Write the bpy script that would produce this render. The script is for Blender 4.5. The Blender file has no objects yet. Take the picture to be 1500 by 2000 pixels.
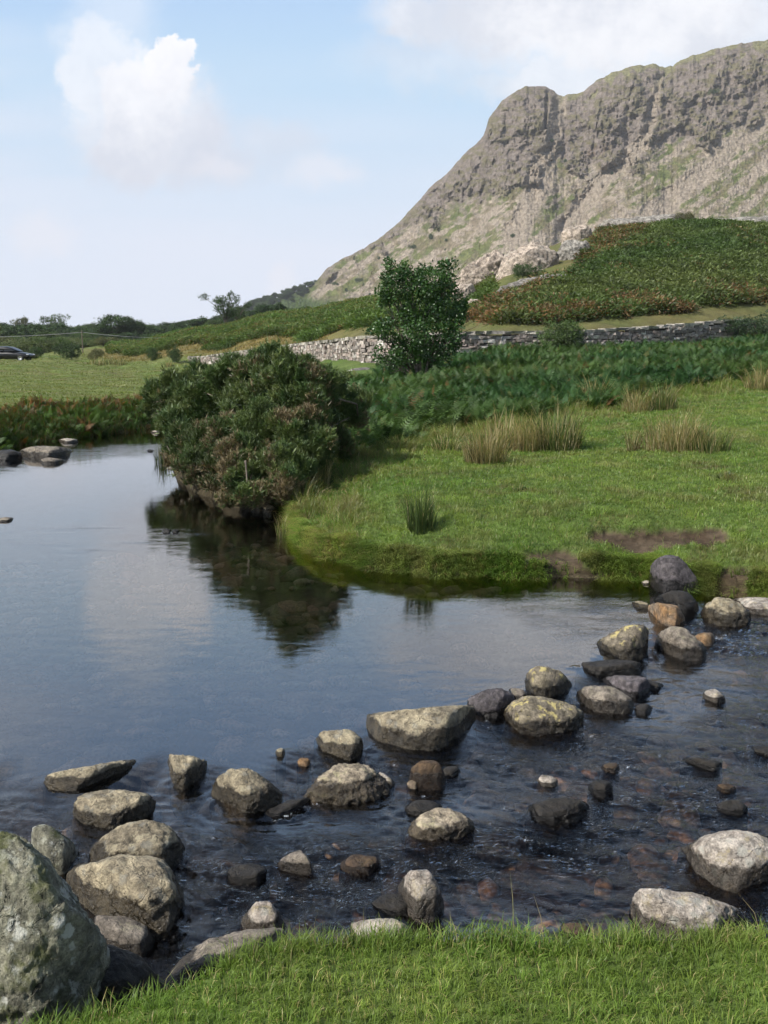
import bpy, bmesh, math, random
import numpy as np
from mathutils import Vector

random.seed(7)
rng = np.random.default_rng(11)
scene = bpy.context.scene
COL = scene.collection
R = math.radians

# ------------------------------------------------------------------ camera geometry
EYE = 2.15                      # eye height above the water of the pool
FPX = 35.0 / 36.0 * 2000.0      # focal length in photo pixels
PITCH = R(9.3)
CP, SP = math.cos(PITCH), math.sin(PITCH)

def ray(px, py):
    """slope sideways and slope up (per metre forward) of a photo pixel"""
    px = np.asarray(px, float); py = np.asarray(py, float)
    u = (px - 750.0) / FPX; v = (1000.0 - py) / FPX
    fy = CP + v * SP
    return u / fy, (-SP + v * CP) / fy

def at(px, py, Y):
    s, e = ray(px, py)
    return np.stack([s * Y, np.broadcast_to(np.asarray(Y, float), s.shape), EYE + e * Y], -1)

def onplane(px, py, z=0.0):
    s, e = ray(px, py)
    Y = (z - EYE) / np.minimum(e, -1e-4)
    return np.stack([s * Y, Y, np.full_like(Y, z) if np.ndim(Y) else z], -1)

def topx(x, y, z):
    d = y * CP - (z - EYE) * SP
    v = (y * SP + (z - EYE) * CP) / d
    return 750 + FPX * x / d, 1000 - FPX * v

# ------------------------------------------------------------------ numeric helpers
_r = np.random.default_rng(3)
_G = _r.normal(size=(256, 3)); _G /= np.linalg.norm(_G, axis=1, keepdims=True)
_P = np.concatenate([_r.permutation(256)] * 2)

def perlin(p):
    p = np.asarray(p, float)
    i = np.floor(p).astype(np.int64); f = p - i; i &= 255
    w = f * f * f * (f * (f * 6 - 15) + 10)
    out = 0
    for dx in (0, 1):
        hx = _P[(i[:, 0] + dx) & 255]
        wx = w[:, 0] if dx else 1 - w[:, 0]
        for dy in (0, 1):
            hy = _P[(hx + i[:, 1] + dy) & 255]
            wy = w[:, 1] if dy else 1 - w[:, 1]
            for dz in (0, 1):
                g = _G[_P[(hy + i[:, 2] + dz) & 255]]
                wz = w[:, 2] if dz else 1 - w[:, 2]
                d = g[:, 0] * (f[:, 0] - dx) + g[:, 1] * (f[:, 1] - dy) + g[:, 2] * (f[:, 2] - dz)
                out = out + d * wx * wy * wz
    return out * 1.6

def fbm(p, octs=4, gain=0.5, lac=2.03):
    a, s, out = 1.0, 1.0, 0
    for k in range(octs):
        out = out + a * perlin(np.asarray(p) * s + 17.3 * k)
        a *= gain; s *= lac
    return out

def ridged(p, octs=4, gain=0.5, lac=2.1):
    a, s, out = 1.0, 1.0, 0
    for k in range(octs):
        out = out + a * (1 - np.abs(perlin(np.asarray(p) * s + 9.7 * k)) * 2)
        a *= gain; s *= lac
    return out

def xyz(x, y, z=0.0):
    x = np.asarray(x, float)
    return np.stack([x, np.broadcast_to(y, x.shape), np.broadcast_to(z, x.shape)], -1)

def sstep(a, b, x):
    t = np.clip((np.asarray(x, float) - a) / (b - a), 0, 1)
    return t * t * (3 - 2 * t)

def mix(a, b, t):
    t = np.asarray(t)
    if t.ndim and np.ndim(a) + np.ndim(b) > 0 and (np.shape(a)[-1:] == (3,) or np.shape(b)[-1:] == (3,)):
        t = t[..., None]
    return np.asarray(a) * (1 - t) + np.asarray(b) * t

# ------------------------------------------------------------------ objects
def build_mesh(name, V, F, mat=None, col=None, attrs=None, smooth=True):
    V = np.asarray(V, np.float32); F = np.asarray(F, np.int32)
    me = bpy.data.meshes.new(name)
    n, k = F.shape
    me.vertices.add(len(V)); me.vertices.foreach_set('co', V.ravel())
    me.loops.add(n * k); me.loops.foreach_set('vertex_index', F.ravel())
    me.polygons.add(n); me.polygons.foreach_set('loop_start', np.arange(0, n * k, k, dtype=np.int32))
    me.polygons.foreach_set('use_smooth', np.full(n, smooth))
    me.update(calc_edges=True)
    if col is not None:
        a = me.attributes.new('Col', 'FLOAT_COLOR', 'POINT')
        c = np.ones((len(V), 4), np.float32); c[:, :3] = col
        a.data.foreach_set('color', c.ravel())
    for nm, arr in (attrs or {}).items():
        a = me.attributes.new(nm, 'FLOAT', 'POINT')
        a.data.foreach_set('value', np.asarray(arr, np.float32))
    if mat: me.materials.append(mat)
    return me

def link(name, me, parent=None, loc=None):
    o = bpy.data.objects.new(name, me); COL.objects.link(o)
    if parent is not None: o.parent = parent
    if loc is not None: o.location = loc
    return o

def tag(o, label=None, cat=None, group=None, kind=None):
    if label: o['label'] = label
    if cat: o['category'] = cat
    if group: o['group'] = group
    if kind: o['kind'] = kind
    return o

def empty(name, loc, rz=0.0):
    o = bpy.data.objects.new(name, None); COL.objects.link(o)
    o.location = loc; o.rotation_euler = (0, 0, rz); o.empty_display_size = 0.2
    return o

def grid_faces(nr, nc):
    i = np.arange(nr - 1)[:, None] * nc + np.arange(nc - 1)[None, :]
    return np.stack([i, i + 1, i + nc + 1, i + nc], -1).reshape(-1, 4)

def frames(n, twist):
    """(N,3,3) matrices whose columns are x,y,z axes with z along n"""
    n = n / np.linalg.norm(n, axis=1, keepdims=True)
    a = np.where(np.abs(n[:, 2:3]) < 0.95, np.array([[0, 0, 1.0]]), np.array([[1.0, 0, 0]]))
    x = np.cross(a, n); x /= np.linalg.norm(x, axis=1, keepdims=True)
    y = np.cross(n, x)
    c, s = np.cos(twist)[:, None], np.sin(twist)[:, None]
    return np.stack([x * c + y * s, -x * s + y * c, n], -1)

def place(temps, ids, M, pos, col):
    """merge copies of small templates (verts, tris, shade) into one array set"""
    Vs, Fs, Cs, off = [], [], [], 0
    for k, (tv, tf, tc) in enumerate(temps):
        sel = np.where(ids == k)[0]
        if not len(sel): continue
        v = np.einsum('nij,vj->nvi', M[sel], tv) + pos[sel][:, None, :]
        f = tf[None] + (np.arange(len(sel)) * len(tv))[:, None, None] + off
        c = col[sel][:, None, :] * tc[None, :, None]
        Vs.append(v.reshape(-1, 3)); Fs.append(f.reshape(-1, 3)); Cs.append(c.reshape(-1, 3))
        off += len(sel) * len(tv)
    return np.concatenate(Vs), np.concatenate(Fs), np.concatenate(Cs)

def tube(pts, rad, nseg=7):
    pts = np.asarray(pts, float); rad = np.asarray(rad, float)
    V, F = [], []
    for i, p in enumerate(pts):
        d = pts[min(i + 1, len(pts) - 1)] - pts[max(i - 1, 0)]
        m = frames(d[None], np.zeros(1))[0]
        a = np.linspace(0, 2 * np.pi, nseg, endpoint=False)
        V.append(p + rad[i] * (np.cos(a)[:, None] * m[:, 0] + np.sin(a)[:, None] * m[:, 1]))
    for i in range(len(pts) - 1):
        for j in range(nseg):
            a, b = i * nseg + j, i * nseg + (j + 1) % nseg
            F += [(a, b, b + nseg), (a, b + nseg, a + nseg)]
    return np.concatenate(V), np.array(F)

def join(parts):
    Vs, Fs, off = [], [], 0
    for v, f in parts:
        Vs.append(v); Fs.append(np.asarray(f) + off); off += len(v)
    return np.concatenate(Vs), np.concatenate(Fs)

# ------------------------------------------------------------------ materials
class NT:
    def __init__(self, tree): self.t = tree
    def n(self, typ, ins=None, **props):
        nd = self.t.nodes.new(typ)
        for k, v in props.items(): setattr(nd, k, v)
        for k, v in (ins or {}).items(): self.set(nd.inputs[k], v)
        return nd
    def set(self, sock, v):
        if isinstance(v, bpy.types.NodeSocket): self.t.links.new(v, sock)
        elif isinstance(v, (tuple, list)) and len(v) == 3 and sock.type == 'RGBA': sock.default_value = (*v, 1)
        else: sock.default_value = v
    def m(self, op, a, b=0.0, c=None, clamp=False):
        nd = self.t.nodes.new('ShaderNodeMath'); nd.operation = op; nd.use_clamp = clamp
        self.set(nd.inputs[0], a); self.set(nd.inputs[1], b)
        if c is not None: self.set(nd.inputs[2], c)
        return nd.outputs[0]
    def mixc(self, f, a, b, mode='MIX'):
        nd = self.t.nodes.new('ShaderNodeMix'); nd.data_type = 'RGBA'; nd.blend_type = mode
        self.set(nd.inputs[0], f); self.set(nd.inputs[6], a); self.set(nd.inputs[7], b)
        return nd.outputs[2]
    def step(self, x, lo, hi, a=0.0, b=1.0):
        nd = self.t.nodes.new('ShaderNodeMapRange'); nd.interpolation_type = 'SMOOTHSTEP'
        self.set(nd.inputs['Value'], x)
        for k, v in (('From Min', lo), ('From Max', hi), ('To Min', a), ('To Max', b)): self.set(nd.inputs[k], v)
        return nd.outputs[0]
    def noise(self, vec, scale, detail=4.0, rough=0.55, dist=0.0):
        nd = self.n('ShaderNodeTexNoise', {'Scale': scale, 'Detail': detail, 'Roughness': rough, 'Distortion': dist})
        if vec is not None: self.t.links.new(vec, nd.inputs['Vector'])
        return nd.outputs['Fac']
    def mapping(self, vec, scale=(1, 1, 1), rot=(0, 0, 0), loc=(0, 0, 0)):
        nd = self.n('ShaderNodeMapping', {'Scale': scale, 'Rotation': rot, 'Location': loc})
        self.t.links.new(vec, nd.inputs['Vector']); return nd.outputs[0]

def new_mat(name):
    m = bpy.data.materials.new(name); m.use_nodes = True
    m.node_tree.nodes.clear()
    nt = NT(m.node_tree)
    out = nt.n('ShaderNodeOutputMaterial')
    return m, nt, out

def leaf_mat(name, transl=0.3, gloss=0.05, rough=0.45, vary=0.25, scale=3.0):
    m, nt, out = new_mat(name)
    a = nt.n('ShaderNodeAttribute', attribute_name='Col')
    g = nt.n('ShaderNodeNewGeometry')
    nz = nt.noise(g.outputs['Position'], scale, 3)
    f = nt.step(nz, 0.3, 0.7, 1 - vary, 1 + vary)
    c = nt.mixc(1.0, a.outputs['Color'], f, 'MULTIPLY')
    d = nt.n('ShaderNodeBsdfDiffuse', {'Color': c})
    t = nt.n('ShaderNodeBsdfTranslucent', {'Color': nt.mixc(1.0, c, (1.15, 1.2, 0.55), 'MULTIPLY')})
    mx = nt.n('ShaderNodeMixShader', {0: transl, 1: d.outputs[0], 2: t.outputs[0]})
    gl = nt.n('ShaderNodeBsdfGlossy', {'Color': (0.9, 0.95, 0.9), 'Roughness': rough})
    m2 = nt.n('ShaderNodeMixShader', {0: gloss, 1: mx.outputs[0], 2: gl.outputs[0]})
    nt.t.links.new(m2.outputs[0], out.inputs[0])
    return m

def plain(name, col, rough=0.7, metal=0.0, var=0.15, scale=8.0, bump=0.0, trans=0.0, coat=0.0):
    m, nt, out = new_mat(name)
    tc = nt.n('ShaderNodeTexCoord')
    nz = nt.noise(tc.outputs['Object'], scale, 5)
    c = nt.mixc(1.0, tuple(col), nt.step(nz, 0.3, 0.7, 1 - var, 1 + var), 'MULTIPLY')
    p = nt.n('ShaderNodeBsdfPrincipled', {'Base Color': c, 'Roughness': rough, 'Metallic': metal, 'Coat Weight': coat,
                                         'Transmission Weight': trans})
    if bump:
        b = nt.n('ShaderNodeBump', {'Strength': bump, 'Height': nz, 'Distance': 0.02})
        nt.t.links.new(b.outputs[0], p.inputs['Normal'])
    nt.t.links.new(p.outputs[0], out.inputs[0])
    return m
# ------------------------------------------------------------------ stream outline in plan
def W(pts, z=0.0):
    a = np.array(pts, float); return onplane(a[:, 0], a[:, 1], z)[:, :2]

near_edge = W([(a, b - 40) for a, b in [(-250, 2060), (0, 1975), (60, 1962), (150, 1945), (300, 1902), (450, 1862), (560, 1838), (750, 1832), (1000, 1836),
               (1250, 1836), (1500, 1834), (2000, 1838), (2600, 1840)]], 0.5)
far_edge = W([(2900, 1235), (2200, 1212), (1700, 1185), (1500, 1168), (1440, 1160), (1390, 1152), (1340, 1160), (1260, 1136), (1160, 1131),
              (1100, 1131), (1000, 1133), (920, 1126), (850, 1129), (790, 1120), (720, 1116), (670, 1098), (620, 1090), (575, 1062), (556, 1015),
              (548, 1000), (484, 1000), (426, 984), (374, 962), (338, 932), (322, 886), (330, 856), (352, 842), (420, 836), (520, 833)], 0.0)
left_edge = W([(520, 826), (400, 828), (300, 836), (262, 845), (140, 858), (60, 868), (0, 878), (-200, 893), (-500, 925), (-1000, 990), (-1900, 1150)], 0.0)
POLY = np.concatenate([near_edge, far_edge, left_edge, [[-7.0, 5.5], [-4.5, 2.2], [-2.2, 1.75]]])

def stream_sd(x, y):
    """signed distance to the stream's edge, positive on land"""
    x = np.asarray(x, float).ravel(); y = np.asarray(y, float).ravel()
    d2 = np.full(x.shape, 1e9); ins = np.zeros(x.shape, bool)
    n = len(POLY)
    for i in range(n):
        ax, ay = POLY[i]; bx, by = POLY[(i + 1) % n]
        ex, ey = bx - ax, by - ay
        t = np.clip(((x - ax) * ex + (y - ay) * ey) / (ex * ex + ey * ey + 1e-9), 0, 1)
        d2 = np.minimum(d2, (x - ax - t * ex) ** 2 + (y - ay - t * ey) ** 2)
        if ay != by:
            c = ((ay > y) != (by > y)) & (x < (bx - ax) * (y - ay) / (by - ay) + ax)
            ins ^= c
    d = np.sqrt(d2)
    return np.where(ins, -d, d)

# line of the stepping stone dam: forward distance for each sideways slope
_dam = np.array([(-300, 1560), (75, 1530), (330, 1515), (480, 1530), (620, 1475), (740, 1455), (900, 1430), (1010, 1395), (1130, 1330), (1190, 1290),
                 (1280, 1240), (1330, 1195), (1380, 1158)], float)
_dp = onplane(_dam[:, 0], _dam[:, 1], 0.0)
def dam_delta(x, y):
    s = np.asarray(x) / np.maximum(y, 0.5)
    return y - np.interp(s, _dp[:, 0] / _dp[:, 1], _dp[:, 1], left=_dp[0, 1], right=9.3)
def water_level(x, y):
    return -0.045 * sstep(0.25, -0.45, dam_delta(x, y) + .10 * np.sin(np.asarray(x) * 7.0) + .06 * np.sin(np.asarray(x) * 17.0))

# ------------------------------------------------------------------ land heights: per photo column, (distance, photo row) or (distance, z, 'z')
TABLE = {
    -500: [(6, .5, 'z'), (24, .5, 'z'), (40, 760), (70, 728), (100, 706), (130, 1.3, 'z'), (200, 1.5, 'z'), (400, 5, 'z'), (4000, 30, 'z')],
    0: [(6, .5, 'z'), (24, .5, 'z'), (36, 770), (60, 735), (100, 702), (125, 1.1, 'z'), (200, 1.5, 'z'), (400, 5, 'z'), (4000, 30, 'z')],
    250: [(6, .45, 'z'), (26, .5, 'z'), (40, 768), (60, 740), (92, 713), (115, 700), (150, 672), (185, 2.5, 'z'), (400, 6, 'z'), (4000, 30, 'z')],
    400: [(6, .4, 'z'), (20, .5, 'z'), (45, 752), (80, 712), (95, 690), (120, 658), (142, 647), (190, 3.5, 'z'), (400, 8, 'z'), (4000, 30, 'z')],
    560: [(8, .4, 'z'), (18, .5, 'z'), (35, 750), (62, 708), (80, 680), (110, 632), (140, 616), (190, 6, 'z'), (400, 12, 'z'), (4000, 30, 'z')],
    740: [(8.5, .36, 'z'), (11, .5, 'z'), (17, .55, 'z'), (25, .8, 'z'), (42, 712), (60, 655), (90, 612), (120, 590), (190, 9, 'z'), (400, 12, 'z'), (4000, 30, 'z')],
    900: [(8.5, .36, 'z'), (11, .5, 'z'), (17, .58, 'z'), (25, .85, 'z'), (40, 694), (44, 690), (55, 650), (75, 605), (95, 562), (190, 10, 'z'), (4000, 30, 'z')],
    1000: [(8.5, .36, 'z'), (11, .5, 'z'), (18, .62, 'z'), (25, .9, 'z'), (41, 692), (44, 686), (50, 645), (65, 582), (85, 512), (95, 496), (120, 9, 'z'), (190, 9, 'z'), (4000, 30, 'z')],
    1150: [(8.5, .38, 'z'), (11, .5, 'z'), (17, .65, 'z'), (23, .82, 'z'), (42, 690), (46, 678), (52, 640), (65, 570), (80, 496), (95, 446), (120, 10, 'z'), (4000, 30, 'z')],
    1340: [(8.5, .4, 'z'), (11, .52, 'z'), (17, .75, 'z'), (24, .98, 'z'), (45, 680), (49, 664), (55, 634), (70, 532), (95, 432), (120, 10, 'z'), (4000, 30, 'z')],
    1500: [(8.5, .4, 'z'), (11, .55, 'z'), (17, .8, 'z'), (25, 1.05, 'z'), (36, 1.7, 'z'), (50, 658), (60, 612), (75, 524), (95, 436), (120, 10, 'z'), (4000, 30, 'z')],
    2100: [(8.5, .4, 'z'), (11, .55, 'z'), (17, .8, 'z'), (25, 1.2, 'z'), (50, 640), (75, 530), (95, 460), (120, 10, 'z'), (4000, 30, 'z')],
}
_ts, _tf = [], []
_gY = np.exp(np.linspace(math.log(5), math.log(4200), 500))
for _px, rows in TABLE.items():
    _s, _ = ray(_px, 690); _ts.append(float(_s))
    ys, zs = [], []
    for r in rows:
        ys.append(r[0]); zs.append(r[1] if len(r) == 3 else EYE + float(ray(_px, r[1])[1]) * r[0])
    z = np.interp(np.log(_gY), np.log(ys), zs)
    k = np.exp(-np.linspace(-2, 2, 19) ** 2); k /= k.sum()
    _tf.append(np.convolve(np.pad(z, 9, mode='edge'), k, mode='valid'))
_ts = np.array(_ts); _tf = np.array(_tf)

def land_table(x, y):
    r = np.hypot(x, y)
    Y = np.clip(np.maximum(y, 0.6 * r), 5.0, 4200)
    s = np.clip(x / np.maximum(np.maximum(y, 0.6 * r), 0.3), _ts[0], _ts[-1] - 1e-6)
    k = np.clip(np.searchsorted(_ts, s, side='right') - 1, 0, len(_ts) - 2)
    t = (s - _ts[k]) / (_ts[k + 1] - _ts[k]); t = t * t * (3 - 2 * t)
    g = (np.log(Y) - math.log(5)) / (math.log(4200) - math.log(5)) * 499
    j = np.clip(g.astype(int), 0, 498); f = g - j
    a = _tf[k, j] * (1 - f) + _tf[k, j + 1] * f
    b = _tf[k + 1, j] * (1 - f) + _tf[k + 1, j + 1] * f
    return a * (1 - t) + b * t

# bare soil: (px, py, z, radius sideways, radius forward)
SOIL = [(1090, 1100, .12, .26, .22), (1045, 1112, .06, .16, .12), (1135, 1108, .12, .14, .16), (1290, 1050, .30, .62, .26), (1370, 1048, .32, .30, .22), (1200, 1044, .30, .22, .16),
        (1440, 1105, .25, .15, .3), (1425, 1125, .15, .14, .2), (955, 1088, .2, .1, .06)]
def soil_mask(x, y):
    m = np.zeros(np.shape(x))
    nz = fbm(xyz(x * 5, y * 5, 2.0), 4) * 0.45
    for px, py, z, rx, ry in SOIL:
        c = onplane(px, py, z)
        d = np.sqrt(((x - c[0]) / rx) ** 2 + ((y - c[1]) / ry) ** 2)
        m = np.maximum(m, sstep(1.15, 0.75, d + nz))
    return m

def ground_z(x, y, full=False):
    x = np.asarray(x, float); y = np.asarray(y, float)
    r = np.hypot(x, y)
    top = land_table(x, y)
    near = r < 46
    sd = np.full(x.shape, 50.0)
    if near.any(): sd[near] = stream_sd(x[near], y[near])
    wob = np.zeros(x.shape)
    if near.any(): wob[near] = fbm(xyz(x[near] * 2.2, y[near] * 2.2, 5.0), 3) * 0.09
    sdw = sd + wob * sstep(0.0, .4, np.abs(sd)) + wob * 0.5
    nearbank = y < 3.6
    topn = np.where(nearbank, 0.50 + 0.03 * np.clip(2.5 - y, -1, 3) - 0.10 * sstep(-0.2, -1.2, x), top)
    rise = np.where(nearbank, 0.14, np.where(y > 18, 0.5, 0.15))
    topn = np.where(nearbank, topn, topn * np.where(y < 30, .40 + .60 * sstep(.0, 1.6, sdw), 1))
    land = sstep(-0.06, 1.0, sdw / rise)
    bed = -0.10 - 0.22 * sstep(0.0, 1.6, -sd) - 0.18 * sstep(1.2, 5, -sd) * (dam_delta(x, y) > 0)
    if near.any(): bed[near] += 0.035 * fbm(xyz(x[near] * 3.1, y[near] * 3.1, 9.0), 4)
    hum = np.zeros(x.shape)
    q = r < 400
    hum[q] = fbm(xyz(x[q] * .5, y[q] * .5, 1.0), 4) * np.interp(r[q], [0, 6, 12, 40, 100, 400], [.015, .02, .035, .08, .22, .6])
    hum[q] += fbm(xyz(x[q] * 2.7, y[q] * 2.7, 4.0), 3) * 0.022
    soilm = np.zeros(x.shape)
    b = near & (y > 6) & (y < 12)
    if b.any(): soilm[b] = soil_mask(x[b], y[b])
    z = bed * (1 - land) + (topn + hum) * land - soilm * 0.05 * land
    if full: return z, sd, land, soilm
    return z

# ------------------------------------------------------------------ bracken and ground regions, all in plan, from (column, distance)
WALL = np.array([(372, 84), (455, 72), (560, 60), (640, 50), (720, 43.0), (800, 41.5), (900, 41.5), (1000, 42.2), (1090, 42.8), (1200, 44), (1320, 45.5), (1462, 48)], float)
def px_of(x, y): return 750 + x / np.maximum(y, .5) * FPX * (CP + 0.157 * SP)   # photo column near the horizon
def wall_Y(px): return np.interp(px, WALL[:, 0], WALL[:, 1])
_bf = np.array([(640, 14.9), (700, 15.0), (800, 17.2), (900, 19.0), (1000, 19.8), (1150, 22.3), (1210, 22.5), (1300, 25), (1400, 27), (1500, 29), (1900, 33)])
def bracken_front(px): return np.interp(px, _bf[:, 0], _bf[:, 1])

# photo row of the ground at (column, distance), for the slopes behind the wall
def row_of(x, y, z): return topx(x, y, z)[1]
_kb = np.array([(400, 1140), (455, 1150), (480, 1165), (500, 1120), (532, 1105), (560, 1080), (575, 1000), (600, 930), (640, 900)], float)

def build_ground():
    az = np.concatenate([np.linspace(-180, -60, 30, endpoint=False), np.linspace(-60, -27, 60, endpoint=False), np.linspace(-27, 27, 640, endpoint=False),
                         np.linspace(27, 60, 60, endpoint=False), np.linspace(60, 180, 31)])
    rr = np.concatenate([np.linspace(.25, 2, 22, endpoint=False), np.geomspace(2, 12, 430, endpoint=False), np.geomspace(12, 40, 210, endpoint=False),
                         np.geomspace(40, 150, 170, endpoint=False), np.geomspace(150, 1900, 50)])
    A, Rr = np.meshgrid(np.radians(az), rr)
    x = (np.sin(A) * Rr).ravel(); y = (np.cos(A) * Rr).ravel()
    z, sd, land, soilm = ground_z(x, y, True)
    r = np.hypot(x, y); px = px_of(x, y); row = row_of(x, y, z)
    p = xyz(x, y, 0)
    n1 = fbm(p * .35, 4); n2 = fbm(p * 2.0 + 3, 4); n3 = fbm(p * .06 + 8, 3)
    green = mix((.070, .115, .024), (.105, .145, .036), np.clip(.5 + n1 * .6, 0, 1))
    c = green
    # meadow across the stream: yellower, with worn brownish bands
    mead = sstep(20, 32, y) * sstep(640, 480, px)
    mg = mix((.105, .150, .034), (.150, .160, .052), np.clip(.5 + fbm(p * (.12, .4, 1) + 2, 4) * .8, 0, 1))
    mg = mix(mg, (.14, .10, .045), sstep(.25, .75, fbm(p * (.05, .35, 1) + 21, 4)) * .6)
    c = mix(c, mg, mead)
    tan = sstep(0, 14, y - np.interp(px, [150, 250, 400, 560, 700], [110, 96, 84, 64, 46])) * sstep(130, 230, px) * sstep(800, 700, px) * (y < 140)
    tg = mix((.20, .15, .050), (.13, .13, .045), np.clip(.5 + fbm(p * .25 + 31, 4), 0, 1))
    c = mix(c, tg, np.clip(tan, 0, 1))
    back = sstep(0, 2, y - wall_Y(px)) * sstep(560, 760, px)
    kg = mix((.105, .115, .038), (.13, .115, .045), np.clip(.5 + fbm(p * .3 + 40, 4), 0, 1))
    c = mix(c, kg, back)
    c = mix(c, mix((.055, .038, .024), (.10, .075, .05), np.clip(.5 + n2, 0, 1)), np.clip(soilm * 1.3, 0, 1))
    # steep banks: dark earth and roots; the bed: brown peaty stones
    steep = land * (1 - land) * 4 * (r < 46)
    c = mix(c, (.050, .040, .020), np.clip(steep, 0, 1) * .85 * sstep(.16, .06, z))
    bedc = mix(mix((.060, .040, .020), (.035, .026, .014), np.clip(.5 + n2, 0, 1)), mix((.26, .215, .17), (.15, .125, .10), np.clip(.5 + n2, 0, 1)), sstep(-.2, .3, dam_delta(x, y)) * sstep(10.5, 8, y))
    c = mix(c, bedc, np.clip(1 - land * 1.6, 0, 1))
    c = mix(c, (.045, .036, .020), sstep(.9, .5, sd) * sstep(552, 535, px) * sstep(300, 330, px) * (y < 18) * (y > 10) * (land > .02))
    far = sstep(140, 220, r); c = mix(c, (.06, .075, .03), far)
    V = np.stack([x, y, z], -1)
    nr, nc = len(rr), len(az)
    F = grid_faces(nr, nc)
    m, nt, out = new_mat('turf_and_earth')
    a = nt.n('ShaderNodeAttribute', attribute_name='Col')
    g = nt.n('ShaderNodeNewGeometry')
    nz = nt.noise(g.outputs['Position'], 14.0, 6, .65)
    nz2 = nt.noise(g.outputs['Position'], 1.1, 5, .6)
    cc = nt.mixc(1.0, a.outputs['Color'], nt.step(nz, .25, .75, .55, 1.45), 'MULTIPLY')
    cc = nt.mixc(1.0, cc, nt.step(nz2, .3, .7, .82, 1.18), 'MULTIPLY')
    b = nt.n('ShaderNodeBump', {'Strength': .6, 'Distance': .03, 'Height': nz})
    pr = nt.n('ShaderNodeBsdfPrincipled', {'Base Color': cc, 'Roughness': .9, 'Normal': b.outputs[0], 'Specular IOR Level': .2})
    nt.t.links.new(pr.outputs[0], out.inputs[0])
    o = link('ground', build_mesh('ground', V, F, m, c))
    tag(o, 'grassy stream banks, meadow and bracken hillside rising to the right', 'ground', kind='structure')
build_ground()

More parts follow.
